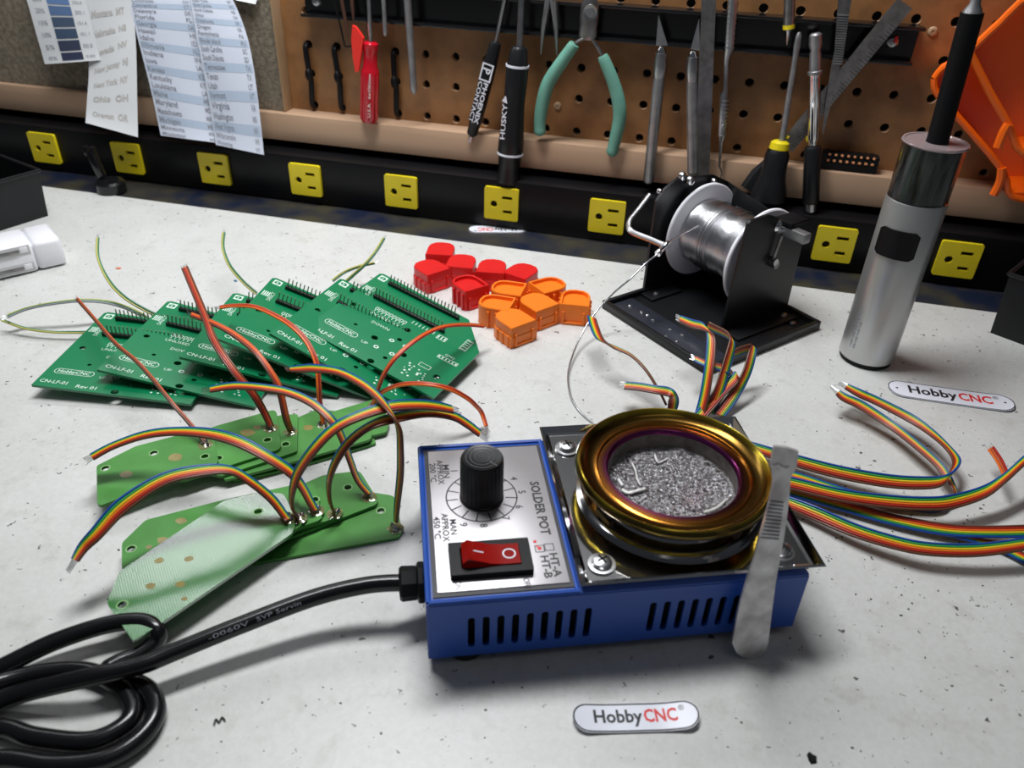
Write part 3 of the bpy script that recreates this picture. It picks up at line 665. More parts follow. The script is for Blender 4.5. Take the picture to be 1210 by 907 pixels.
lp('panel_lettering', b, 'dark_print', pan, flatten=True)
b = MB()
for px, py, r in ((632, 639.5, .75), (637.5, 647.5, .9), (634.5, 645, .5)):
    q = lpos(px, py); b.poly([circ(q.x, q.y, r, 12)], ZP+.05, ZP+.05)
lp('red_pen_dots', b, 'red_print', pan, flatten=True)
# knob
HK = 22.5
b = MB(); prof = [(.01, Z1+1), (11.3, Z1+1), (11.3, Z1+2.5)]
b.lathe([(9.3, Z1+1), (9.3, Z1+2), (9.0, Z1+2.2), (8.8, Z1+HK-.8), (8.3, Z1+HK), (8.0, Z1+HK-.15), (.01, Z1+HK-.15)], 40, Matrix.Translation((KX, KY, 0)))
kn = lp('knob', b, 'black_satin')
b = MB()
for i in range(28):
    an = 2*pi*i/28; d = V((cos(an), sin(an), 0)); b.cyl(V((KX, KY, Z1+3))+d*8.75, V((KX, KY, Z1+HK-1.5))+d*8.6, .38, seg=6)
lp('knurled_ribs', b, 'black_satin', kn, kind='stuff')
b = MB()
for rr in (6.8, 5.0, 3.2): b.poly([circ(KX, KY, rr, 40), circ(KX, KY, rr-.25, 40)[::-1]], Z1+HK-.15, Z1+HK-.02)
an = radians(-48); d = V((cos(an), sin(an), 0)); nn = V((-d.y, d.x, 0))*.3; c_ = V((KX, KY, Z1+HK+.02)); b.add([c_+d*4+nn, c_+d*4-nn, c_+d*8.2-nn, c_+d*8.2+nn], [(0, 1, 2, 3)])
lp('top_marks', b, 'black_gloss', kn)
# rocker switch
q0_, q1_ = lpos(531.5, 687), lpos(627, 643)
sx0, sy0, sx1, sy1 = 9.6, 9.8, 41.0, 26.6
b = MB(); T = Matrix.Translation((0, 0, 0))
b.poly([rrect(sx0, sy0, sx1, sy1, .6), rrect(sx0+4.2, sy0+3, sx1-4.2, sy1-3, .3)[::-1]], ZP, ZP+3.0)
sw = lp('switch_frame', b, 'black_plastic'); lp('switch_well', MB().box((sx0+4, sy0+2.8, ZP-.1), (sx1-4, sy1-2.8, ZP+.3)), 'dark_hole')
x0, x1 = sx0+4.5, sx1-4.5; y0, y1 = sy0+3.3, sy1-3.3
pr2 = [(x0, ZP+.5), (x0+.3, ZP+5.2), (x0+2.6, ZP+7.3), (x0+6, ZP+6.0), (x0+11, ZP+4.2), (x0+16, ZP+3.6), (x1, ZP+3.5), (x1, ZP+.5)]
b = MB().add([(x, y, z) for y in (y0, y1) for x, z in pr2], [tuple(range(8)), tuple(range(8, 16))]+[(i, (i+1) % 8, 8+(i+1) % 8, 8+i) for i in range(8)])
M['rocker_red'] = mat('rocker_red', (0.42, 0.007, 0.004), 0.12, coat=.6, trans=.35)
rk = lp('rocker', b, 'rocker_red', sw)
b = MB()
def onrock(x, y):
    for (xa_, za_), (xb_, zb_) in zip(pr2[1:-1], pr2[2:]):
        if xa_ <= x <= xb_: return V((x, y, za_+(zb_-za_)*(x-xa_)/(xb_-xa_)+.06))
ym = (y0+y1)/2
b.add([onrock(x0+4.5, ym+.25), onrock(x0+8.5, ym+.25), onrock(x0+8.5, ym-.25), onrock(x0+4.5, ym-.25)], [(0, 1, 2, 3)])
cc = circ(x0+18.4, ym, 2.6, 24); ci = circ(x0+18.4, ym, 2.05, 24)
b.add([onrock(*c) for c in cc]+[onrock(*c) for c in ci], [(i, (i+1) % 24, 24+(i+1) % 24, 24+i) for i in range(24)])
lp('on_off_marks', b, 'label_white', rk, flatten=True)
b = MB()
for i in range(5): yy = y0+1.2+i*.0; b.cyl((x0+3.0+i*.5, y0+.2, ZP+7.3-i*.25), (x0+3.0+i*.5, y1-.2, ZP+7.3-i*.25), .16, seg=5)
lp('rocker_ribs', b, 'rocker_red', rk)
# bright tray
px0, py0, px1, py1 = 57.6, 1.2, 152.0, 97.0; ZT = Z1+.9
ring_out = [(px0, py0), (px1, py0), (px1, py1), (px0, py1)]; ring_in = [(px0+3.4, py0+3.4), (px1-3.4, py0+3.4), (px1-3.4, py1-3.4), (px0+3.4, py1-3.4)]
b = MB(); zz = ZT+3.0
N_ = 4
def loop(pts, z, bulge=0, corner=0): return [V((x, y, z+corner)) for x, y in pts]
mid = [((a[0]*.35+c[0]*.65), (a[1]*.35+c[1]*.65)) for a, c in zip(ring_out, ring_in)]
L0, L1, L2 = loop(ring_in, ZT), loop(mid, ZT+.5), loop(ring_out, zz)
L3 = [V((x+(1.2 if x > 100 else -.6), y+(1.0 if y > 50 else -.8), zz-.7)) for x, y in ring_out]
L4 = [v-V((0, 0, .8)) for v in L2]
b.add(L0+L1+L2+L3, [(0, 1, 2, 3)]+[(4*k+i, 4*k+(i+1) % 4, 4*k+4+(i+1) % 4, 4*k+4+i) for k in range(3) for i in range(4)])
b.box((px0+3.4, py0+3.4, ZT-.6), (px1-3.4, py1-3.4, ZT-.2))
tray = lp('tray', b, 'chrome', ang=20)
for x, y in ((67.7, 12.2), (67.6, 83.4), (140.0, 11.6), (140.0, 83.4)):
    b = MB(); T = Matrix.Translation((x, y, ZT)); b.lathe([(5.4, 0), (5.4, .8), (4.2, .9), (4.0, .9), (4.0, 1.6), (3.4, 2.7), (2.0, 3.2), (.01, 3.3)], 24, T)
    s_ = lp('tray_screw', b, 'steel', tray)
    b = MB(); an = random.random()*1.5
    for k in range(2): R_ = Matrix.Translation((x, y, ZT+3.25)) @ Matrix.Rotation(an+k*pi/2, 4, 'Z'); b.box((-2.2, -.4, -.3), (2.2, .4, .12), T=R_)
    if True: part('cross_slot', b, 'dark_hole', pot, world=False)
# bowl
cl = PF.hit(0, 0, 2, 0); cw = V((237.7, -373.0, 0))-PF.o; BX_, BY_ = cw.dot(PF.e[0]), cw.dot(PF.e[1]); BT = Matrix.Translation((BX_, BY_, 0))
b = MB().lathe([(39.5, ZT), (39.8, ZT+2.0), (38.4, ZT+2.6), (36.6, ZT+1.4), (32.4, ZT+1.6), (31.6, ZT+2.6), (31.6, 44.5)], 72, BT)
lp('heater_collar', b, 'chrome_dark')
b = MB()
for an in (200, 320, 90): T = BT @ Matrix.Rotation(radians(an), 4, 'Z'); b.box((31.8, -5, 39), (34.0, 5, 45.5), T=T)
lp('bowl_clamps', b, 'steel_dull')
m = bpy.data.materials.new('heat_tint_highlight'); m.use_nodes = True; nt = m.node_tree; bs = nt.nodes['Principled BSDF']; L = nt.links
tc = nt.nodes.new('ShaderNodeTexCoord'); vm = nt.nodes.new('ShaderNodeVectorMath'); vm.operation = 'SUBTRACT'; L.new(tc.outputs['Object'], vm.inputs[0]); vm.inputs[1].default_value = (BX_*S, BY_*S, 0)
sp = nt.nodes.new('ShaderNodeSeparateXYZ'); L.new(vm.outputs[0], sp.inputs[0]); cb = nt.nodes.new('ShaderNodeCombineXYZ'); L.new(sp.outputs[0], cb.inputs[0]); L.new(sp.outputs[1], cb.inputs[1])
ln = nt.nodes.new('ShaderNodeVectorMath'); ln.operation = 'LENGTH'; L.new(cb.outputs[0], ln.inputs[0])
nz = nt.nodes.new('ShaderNodeTexNoise'); nz.inputs['Scale'].default_value = 60; L.new(tc.outputs['Object'], nz.inputs[0])
ma = nt.nodes.new('ShaderNodeMath'); ma.operation = 'MULTIPLY_ADD'; L.new(nz.outputs[0], ma.inputs[0]); ma.inputs[1].default_value = 0.0025; L.new(ln.outputs['Value'], ma.inputs[2])
mr = nt.nodes.new('ShaderNodeMapRange'); L.new(ma.outputs[0], mr.inputs[0]); mr.inputs[1].default_value = 0.0265; mr.inputs[2].default_value = 0.0435
rp = nt.nodes.new('ShaderNodeValToRGB'); L.new(mr.outputs[0], rp.inputs[0]); L.new(rp.outputs[0], bs.inputs['Base Color'])
els = [(0.0, (0.08, 0.05, 0.08)), (0.10, (0.34, 0.05, 0.26)), (0.20, (0.16, 0.035, 0.07)), (0.30, (0.30, 0.10, 0.03)), (0.42, (0.50, 0.20, 0.03)), (0.52, (0.16, 0.08, 0.018)), (0.74, (0.17, 0.10, 0.02)), (0.83, (0.66, 0.48, 0.05)), (0.91, (0.14, 0.10, 0.03))]  # real heat tints, plus the outer ridge's highlight painted as a yellow band
while len(rp.color_ramp.elements) < len(els): rp.color_ramp.elements.new(.5)
for e_, (p_, c_) in zip(rp.color_ramp.elements, els): e_.position = p_; e_.color = (*c_, 1)
bs.inputs['Metallic'].default_value = 1.0; bs.inputs['Roughness'].default_value = 0.2
M['heat_tint_highlight'] = m
b = MB().lathe([(27.0, 46.8), (27.4, 48.0), (28.2, 48.6), (29.2, 48.5), (31.5, 48.3), (32.2, 49.0), (33.2, 48.6), (36, 49.0), (38.2, 50.4), (39.0, 51.7), (39.7, 52.2), (40.5, 51.7), (41.3, 50.6), (41.5, 49.6), (41.0, 48.4), (40.0, 47.6), (38.8, 47.4), (36.0, 47.6), (31.8, 46.6)], 96, BT)
bowl = lp('bowl_rim', b, 'heat_tint_highlight')
M['bowl_inside'] = mat('bowl_inside', (0.22, 0.20, 0.18), 0.5, .6, var=.5, scale=160, bump=.4, bscale=500)
lp('bowl_wall', MB().lathe([(27.0, 46.8), (27.0, 38), (26, 37)], 72, BT), 'bowl_inside', bowl)
def dross():
    m = mat('dross', (0.60, 0.60, 0.61), 0.26, .9, col2=(0.07, 0.05, 0.055), scale=750, bump=1.0, bscale=1500); return m  # grainy metal, its sparkle painted in as light and dark noise
M['dross'] = dross(); M['crust'] = mat('crust', (0.75, 0.74, 0.72), .5, .35, bump=.7, bscale=600)
b = MB(); NR, NA = 34, 110
def dz(x, y):
    a = noise.noise(V((x*.12, y*.12, 3)))*1.3+noise.noise(V((x*.5, y*.5, 8)))*.7+noise.noise(V((x*1.3, y*1.3, 1)))*.55
    r = sqrt(x*x+y*y); return 38.6+a+max(0, r-23)*.35
vs = [V((0, 0, dz(0, 0)))]+[V((r_*cos(t_), r_*sin(t_), dz(r_*cos(t_), r_*sin(t_)))) for r_ in [27.0*(i+1)/NR for i in range(NR)] for t_ in [2*pi*k/NA for k in range(NA)]]
fs = [(0, 1+k, 1+(k+1) % NA) for k in range(NA)]+[(1+i*NA+k, 1+(i+1)*NA+k, 1+(i+1)*NA+(k+1) % NA, 1+i*NA+(k+1) % NA) for i in range(NR-1) for k in range(NA)]
b.add([BT @ v for v in vs], fs); lp('solder_dross', b, 'dross', bowl)
def crust(path, r):
    b = MB(); pts = crom([PF.hit(px, py, 2, 39.6) for px, py in path], 6); b.sweep(pts, [r*.6*(.55+.6*abs(noise.noise(p_*.9))) for p_ in pts], 7, flat=.7); lp('pale_crust', b, 'crust', bowl)
crust([(747, 547), (751, 556), (753, 566), (757, 573)], .9)
crust([(735, 578), (742, 582), (752, 580), (762, 577)], 2.0)
crust([(858, 590), (846, 600), (832, 605)], 1.3); crust([(774, 538), (778, 546), (790, 541)], 1.0)
crust([(731, 566), (736, 574)], 1.6)
# cord and gland
g = PF.hit(494, 688, 2, 20); GY, GZ = g.y, 20.0
b = MB(); T = Matrix.Translation((0, GY, GZ)) @ Matrix.Rotation(-pi/2, 4, 'Y')
b.lathe([(7.6, 0), (8.2, .6), (8.2, 2.4), (7.4, 3.0), (6.6, 3.2), (6.8, 4), (7.0, 9.0), (6.2, 10), (3.6, 10.2)], 8, T)
lp('cord_gland', b, 'black_plastic', ang=25)
g0 = PF.w(-3, GY, GZ)
cp = [g0, P(479, 688, 20), P(434, 691, 19), P(372, 705.5, 17), P(289, 736.4, 14.5), P(206.6, 769.5, 12.6), P(165, 786, 12), P(103, 800.5, 11.5), P(41, 815, 8), P(0, 829, 5), P(-60, 858, 3.7), P(-75, 885, 3.7), P(-55, 878, 3.7), P(0, 860, 3.7), P(41, 870.7, 3.7), P(103, 876, 3.7), P(144.6, 859, 3.7), P(157, 838, 3.7), P(144.6, 813, 4.2), P(107, 794, 3.8), P(62, 793, 3.7), P(0, 806, 5), P(-70, 835, 10), P(-120, 890, 10), P(-60, 915, 5), P(0, 897, 3.7), P(62, 904, 3.7), P(124, 897, 3.7), P(165, 873, 3.7), P(184, 843, 3.7), P(178, 818, 3.7), P(157, 804.6, 3.7), P(128, 793, 3.7), P(140, 783, 3.7), P(164, 773, 3.7), P(184, 757, 5), P(186, 744, 8), P(166, 734, 9), P(124, 738.5, 9), P(62, 759, 8), P(0, 789, 6), P(-60, 815, 3.7)]
cc = crom(cp, 8); crd = part('power_cord', MB().sweep(cc, 3.5, 12), 'cord', pot, ang=60)
b = MB(); i0 = 8*4
seg_ = crom([P(289, 736.4, 14.5), P(262, 747, 13.9), P(236, 758, 13.2)], 3)
s_, e_ = P(243, 752, 14), P(362, 707, 17)
d_ = (e_-s_); sidev = V((0, -1, 0)).cross(d_).normalized(); sidev = sidev if sidev.z > 0 else -sidev
L_ = d_.length; dn = d_.normalized()
vw = (CAM_LOC-(s_+e_)/2).normalized(); upv = (vw.cross(dn)); upv = upv if upv.z > 0 else -upv; upv.normalize(); nv_ = dn.cross(upv); nv_ = nv_ if nv_.dot(vw) > 0 else -nv_
def cordpt(tf, y):
    # nearest point of the cord's axis
    tgt = s_+d_*tf; k = min(range(16, 60), key=lambda i: (cc[i]-tgt).length)
    a_, c_ = cc[k], cc[k+1] if (cc[k+1]-tgt).length < (cc[k-1]-tgt).length else cc[k-1]
    t_ = max(0, min(1, (tgt-a_).dot(c_-a_)/(c_-a_).length_squared)); return a_+(c_-a_)*t_
def onc(x, y): q = cordpt(x/L_, y); an = y/3.6; return q+nv_*3.58*cos(an)+upv*3.58*sin(an)
text(b, '-0060V', lambda x, y: onc(x+1, y-1), size=2.4, width=15); text(b, 'SVP Servin', lambda x, y: onc(x+19, y-1), size=2.4, width=17)
part('cord_lettering', b, 'grey_print', crd, flatten=True)

# scraper leaning on the tray
pb_, pc_ = P(886, 772, 1.6), P(903, 680, 41.0)
dl = (pc_-pb_).normalized(); hv = V((cos(YA-.05), sin(YA-.05), 0)); nn = hv.cross(dl).normalized(); ex_ = dl.cross(nn).normalized()
SF = Frame(pb_, ex_, dl, ex_.cross(dl))
ol = [(914, 525.4), (928, 526.5), (941.8, 531), (941, 541), (939.3, 550), (932.5, 562.5), (931.5, 580), (929.4, 599.5), (924.8, 633.5), (915.5, 683), (910.5, 722), (906.3, 757), (903, 768), (896, 774), (886, 776), (876, 773.5), (869, 768), (864, 757), (869, 730), (874, 707.6), (882, 681), (891, 655), (898.6, 624), (909.4, 584), (912.5, 566), (911.5, 555), (910, 546), (911, 535)]
pts = [SF.hit(px, py, 2, 0) for px, py in ol]; pts = [(v.x, v.y) for v in pts]
t = thing('scraper', 'dull steel flat scraper with cross grooves leaning on the solder pot', 'scraper', SF)
M['scraper'] = mat('scraper', (0.74, 0.73, 0.74), 0.36, .55, col2=(0.40, 0.37, 0.38), scale=110, bump=.06, bscale=500)
b = MB().poly([pts], 0, 1.3); part('blade', b, 'scraper', t, world=False)
b = MB()
for i in range(11):
    y = 592+i*4.3; l_ = SF.hit(906.8-i*1.15, y, 2, 1.3); r_ = SF.hit(928.6-i*.55, y+1.6, 2, 1.3); b.cyl(l_+V((1, 0, 0)), r_-V((1, 0, 0)), .45, seg=6)
part('grip_grooves', b, 'scraper', t, world=False)
b = MB(); c_ = crom([SF.hit(*q, 2, 1.4) for q in ((912, 551), (919, 549), (926, 553), (933, 552))], 5); b.sweep(c_, [.5+.5*abs(noise.noise(q)) for q in c_], 6, flat=.5); part('solder_smear', b, 'crust', t, world=False)
# ================================================================ WIRES
RAIN = ['blue_pvc', 'green_pvc', 'yellow_pvc', 'orange_pvc', 'red_pvc', 'brown_pvc']
def ribbon(parent, keys, cols=RAIN, pitch=1.27, sgn=1, bare=(0, 0), seg=6, sub=6, flip=False, squeeze=None, splay=1.1, wname='wire'):
    # keys: (x1, y1, x2, y2, height) first and last wire's edge in the photograph and the height above the bench
    n = len(cols); Wd = pitch*(n-1) if n > 1 else 0
    cs, ws = [], []
    for i, k in enumerate(keys):
        x1, y1, x2, y2, z = k
        c = P((x1+x2)/2, (y1+y2)/2, z); dp = depth(c)
        v = CAM_R*((x2-x1)/FPX*dp)-CAM_U*((y2-y1)/FPX*dp)
        full = Wd*(squeeze[i] if squeeze else 1.0)
        if n > 1:
            vl = v*(n-1)/n
            if vl.length > full: vl = vl.normalized()*full
            rest = sqrt(max(0, full*full-vl.length_squared)); vd = (CAM_LOC-c).normalized(); vd = (vd-vl.normalized()*vd.dot(vl.normalized())).normalized() if vl.length > 1e-6 else vd
            vl = vl+vd*rest*sgn
        else: vl = V()
        cs.append(c); ws.append(vl)
    C_ = crom(cs, sub); W_ = crom(ws, sub)
    # keep everything on or above the bench
    for i in range(len(C_)):
        low = min((C_[i]+W_[i]*s).z for s in (-.5, .5))
        if low < .7: C_[i] = C_[i]+V((0, 0, .7-low))
    for j, col in enumerate(cols):
        f = (j/(n-1)-.5) if n > 1 else 0
        pts = [c+w_*f for c, w_ in zip(C_, W_)]
        o = part(wname, MB().sweep(pts, pitch*.53, seg), col, parent, ang=80)
        for e in (0, 1):
            if bare[e]:
                a = pts[0] if e == 0 else pts[-1]; q = pts[1] if e == 0 else pts[-2]; d = (a-q).normalized()
                wd = (W_[0] if e == 0 else W_[-1])*f*(splay-1)*2
                rnd = V((random.uniform(-.5, .5), random.uniform(-.5, .5), random.uniform(-.3, .5)))
                part('bare_end', MB().sweep(crom([a-d*.5, a+d*bare[e]*.5+wd*.4, a+d*bare[e]+wd+rnd], 3), .15, 5), 'steel', o)
    return C_

# ================================================================ DARK GREEN CIRCUIT BOARDS
BRD = [((122, 371, 9.8), (38, 457, 7.0), (218, 479, 3.2)), ((193, 356.5, 16.5), (115, 439, 14.2), (293, 481, 1.4)), ((272, 347, 19.3), (212, 424, 19.2), (393, 469, 1.4)),
       ((316, 327, 30.1), (256, 402, 29.5), (431, 470, 1.4)), ((394, 327, 29.9), (318, 396, 29.9), (476, 483, 1.4)), ((455, 326, 26.8), (358, 390, 25.0), (519, 476, 4.5))]
BL = ['dark green circuit board at the left end of the fanned row', 'dark green circuit board second from the left in the fanned row', 'dark green circuit board third from the left in the fanned row',
      'dark green circuit board fourth from the left in the fanned row', 'dark green circuit board just behind the topmost one in the fanned row', 'topmost dark green circuit board at the right end of the fanned row']
BW, BH = 90.0, 93.5
mk('silk', (0.62, 0.78, 0.68), 0.5); mk('pad', (0.42, 0.45, 0.42), 0.3, 0.6); mk('header_black', (0.006, 0.006, 0.006), 0.4); mk('pin_gold', (0.32, 0.36, 0.28), 0.35, 0.7); mk('trace', (0.003, 0.19, 0.075), 0.25)
def board_meshes():
    R = {}
    out = [(0, 0), (BW, 0), (BW, 62), (69, 90), (2, BH), (0, BH-2)]
    hol = [circ(x, y, r, 12)[::-1] for x, y, r in ((7.5, 46, 1.9), (35.5, 25, 2.2), (46, 48, 2.2), (57, 23, 2.2), (46, 2.8, 2.2), (82, 19, 2.2), (20, 28, 1.2), (47.5, 35, 1.6), (50.5, 12, 1.4))]
    R['board'] = MB().poly([out]+hol, 0, 1.6)
    h = MB()
    for x0_, x1_, y_ in ((11, 64, 84.5), (12, 64, 63.5)): h.box((x0_, y_-1.25, 1.6), (x1_, y_+1.25, 4.1))
    R['header'] = [MB().box((x0_, y_-1.25, 1.6), (x1_, y_+1.25, 4.1), bev=.2) for x0_, x1_, y_ in ((11, 64, 84.5), (12, 64, 63.5))]
    R['pins'] = []
    for x0_, y_ in ((12.3, 84.5), (13.3, 63.5)):
        p = MB()
        for i in range(20): x = x0_+i*2.54; p.box((x-.32, y_-.32, 3.9), (x+.32, y_+.32, 9.6))
        R['pins'].append(p)
    s = MB(); Z = 1.66; fn = lambda x, y: V((x, y, Z))
    cap = rrect(4.5, 15.0, 27.5, 20.6, 2.7, 6); c2 = rrect(4.9, 15.4, 27.1, 20.2, 2.4, 6)[::-1]
    s.poly([cap, c2], Z, Z); text(s, 'HobbyCNC', fn, width=18.5, size=4.4, x0=6.6, y0=16.4, bold=.015)
    text(s, 'CN-LF-01', fn, width=15.5, size=4.6, x0=2.2, y0=4.2, bold=.01); text(s, 'Rev 01', fn, width=11.5, size=4.4, x0=23.5, y0=2.6, bold=.01)
    text(s, 'UP', fn, size=3.6, x0=31.5, y0=14.8); text(s, 'DOWN', fn, size=3.8, x0=25.5, y0=37.5); text(s, 'UNUSED I/O', fn, width=21, size=3.8, x0=18.5, y0=46.0)
    for i in range(9):
        x = 19.5+i*2.54; s.poly([[(x, 52.2), (x+1.9, 52.2), (x+1.9, 55.6), (x, 55.6)], [(x+.4, 52.6), (x+.4, 55.2), (x+1.5, 55.2), (x+1.5, 52.6)]], Z, Z); s.add([(x+.7, 49.8, Z), (x+1.1, 49.8, Z), (x+1.1, 52, Z), (x+.7, 52, Z)], [(0, 1, 2, 3)])
    for i in range(7): s.add([(44+i*2.54, 56.5, Z), (44.5+i*2.54, 56.5, Z), (44.5+i*2.54, 60, Z), (44+i*2.54, 60, Z)], [(0, 1, 2, 3)])
    for i in range(4):                                      # label block near the left edge, running up the board
        x = 1.6+i*1.2; s.poly([[(x, 66), (x+.7, 66), (x+.7, 72.5), (x, 72.5)]], Z, Z)
    text(s, 'DIRECT', lambda x, y: V((8.6-y, 62+x, Z)), width=12, size=3.4)
    s.poly([rrect(2.2, 84.5, 7.6, 91, .5), circ(4.9, 87.8, 2.1, 12)[::-1]], Z, Z); text(s, '2', fn, size=3.6, x0=3.8, y0=86.4, bold=.02)
    for (x_, y_, w_, h_, n_) in ((78.5, 55.5, 4.5, 13.5, 5), (72.5, 37, 13.5, 3.6, 6), (62.5, 54.5, 6.5, 5.0, 3)):
        s.poly([[(x_, y_), (x_+w_, y_), (x_+w_, y_+h_), (x_, y_+h_)], [(x_+.4, y_+.4), (x_+.4, y_+h_-.4), (x_+w_-.4, y_+h_-.4), (x_+w_-.4, y_+.4)]], Z, Z)
        for i in range(n_):
            if h_ > w_: yy = y_+(i+.5)*h_/n_; s.poly([[(x_+.8, yy-.4), (x_+w_-.8, yy-.4), (x_+w_-.8, yy+.4), (x_+.8, yy+.4)]], Z, Z)
            else: xx = x_+(i+.5)*w_/n_; s.poly([[(xx-.4, y_+.8), (xx+.4, y_+.8), (xx+.4, y_+h_-.8), (xx-.4, y_+h_-.8)]], Z, Z)
    text(s, 'GPIO', lambda x, y: V((75.4+y*.0+x*.9, 42.2+y, Z)), size=3.2)
    random.seed(11)
    for i in range(26):
        x, y = 63+random.random()*20, 6+random.random()*13; s.poly([circ(x, y, .45+.4*random.random(), 7)], Z, Z)
    for cx_, cy_ in ((44.5, 30.5), (41, 17.5), (53.5, 31.5), (51.5, 18.5)): s.poly([circ(cx_, cy_, 1.7, 12), circ(cx_, cy_, .85, 12)[::-1]], Z, Z)
    s.poly([[(68, 21), (75.5, 21), (75.5, 25), (68, 25)], [(68.35, 21.35), (68.35, 24.65), (75.15, 24.65), (75.15, 21.35)]], Z, Z)
    R['print'] = s
    tr = MB(); Zt = 1.63
    for pts in ([(30, 23), (36, 33), (46, 42), (60, 44), (70, 34)], [(38, 18), (48, 24), (58, 30)], [(60, 52), (74, 50), (84, 34), (84, 26)], [(64, 56), (78, 52)], [(35, 10), (60, 10), (66, 16)]):
        for a, c in zip(pts, pts[1:]):
            d = V((c[0]-a[0], c[1]-a[1], 0)).normalized()*.35; nn = V((-d.y, d.x, 0)); a3, c3 = V((*a, Zt)), V((*c, Zt)); tr.add([a3+nn, a3-nn, c3-nn, c3+nn], [(0, 1, 2, 3)])
    R['traces'] = tr
    return R
BM = board_meshes()
for _k in BM.values():
    for _m in (_k if isinstance(_k, list) else [_k]):
        for _v in _m.v: _v.y *= .85; _v.x *= 1.01
first = None; BF = []
for i, (A, D, C_) in enumerate(BRD):
    a, d, c = P(*A), P(*D), P(*C_); ex = (c-d).normalized(); ey = (a-d); ey = (ey-ex*ey.dot(ex)).normalized(); fr = Frame(d, ex, ey, ex.cross(ey)); BF.append(fr)
    if first is None:
        t = thing('circuit_board', BL[i], 'circuit board', fr, 'green circuit boards fanned out on the mat')
        pb = part('board', BM['board'], 'board_green', t, world=False)
        part('silkscreen', BM['print'], 'silk', pb, world=False, flatten=True); part('traces', BM['traces'], 'trace', pb, world=False, flatten=True)
        for h, p in zip(BM['header'], BM['pins']):
            hh = part('pin_header', h, 'header_black', t, world=False); part('pins', p, 'pin_gold', hh, world=False, kind='stuff')
        first = t
    else:
        t = copy_tree(first); T = fr.mat(); T.translation *= S; t.matrix_world = T; ROOT[t.name] = fr.mat(); t['label'] = BL[i]
    BF[-1] = (fr, t)
GY_ = ['ltgreen_pvc', 'ltyellow_pvc']; YG = ['ltyellow_pvc', 'ltgreen_pvc', 'grey_pvc']
ribbon(BF[1][1], [(116, 281, 115, 281, 40), (117, 305, 115, 304, 34), (130, 331, 127, 332, 26), (149, 350, 146, 353, 20), (175, 365, 172, 369, 13), (196, 374, 193, 378, 9)], GY_, bare=(2.5, 0))
ribbon(BF[0][1], [(9, 371, 9, 376, 12), (30, 363, 31, 367, 14), (60, 357, 60, 360.5, 17), (95, 353, 95, 357, 18), (128, 355, 127, 359, 15), (158, 365, 156, 368, 11), (180, 378, 178, 381, 7)], YG, bare=(3, 0))
ribbon(BF[0][1], [(2, 376.5, 2, 379, 8), (28, 386, 28, 388.5, 6), (60, 391, 60, 393, 5), (95, 391, 95, 394, 5), (125, 390, 125, 393, 4)], ['ltgreen_pvc', 'ltyellow_pvc'], bare=(3, 0))
ribbon(BF[3][1], [(266, 275, 263, 275, 34), (265, 292, 262, 292, 30), (273, 312, 269, 314, 24), (289, 331, 285, 334, 18), (305, 345, 301, 348, 12)], GY_, bare=(3, 0))
ribbon(BF[4][1], [(455, 282, 452, 281, 36), (447, 296, 443, 295, 32), (434, 312, 430, 311, 26), (417, 328, 413, 326, 18), (404, 340, 400, 338, 12)], GY_, bare=(2.5, 0))
ribbon(BF[4][1], [(443, 312, 443, 309, 16), (425, 316, 424, 313, 15), (408, 323, 406, 320, 13), (394, 333, 392, 330, 10)], GY_, bare=(2.5, 0))

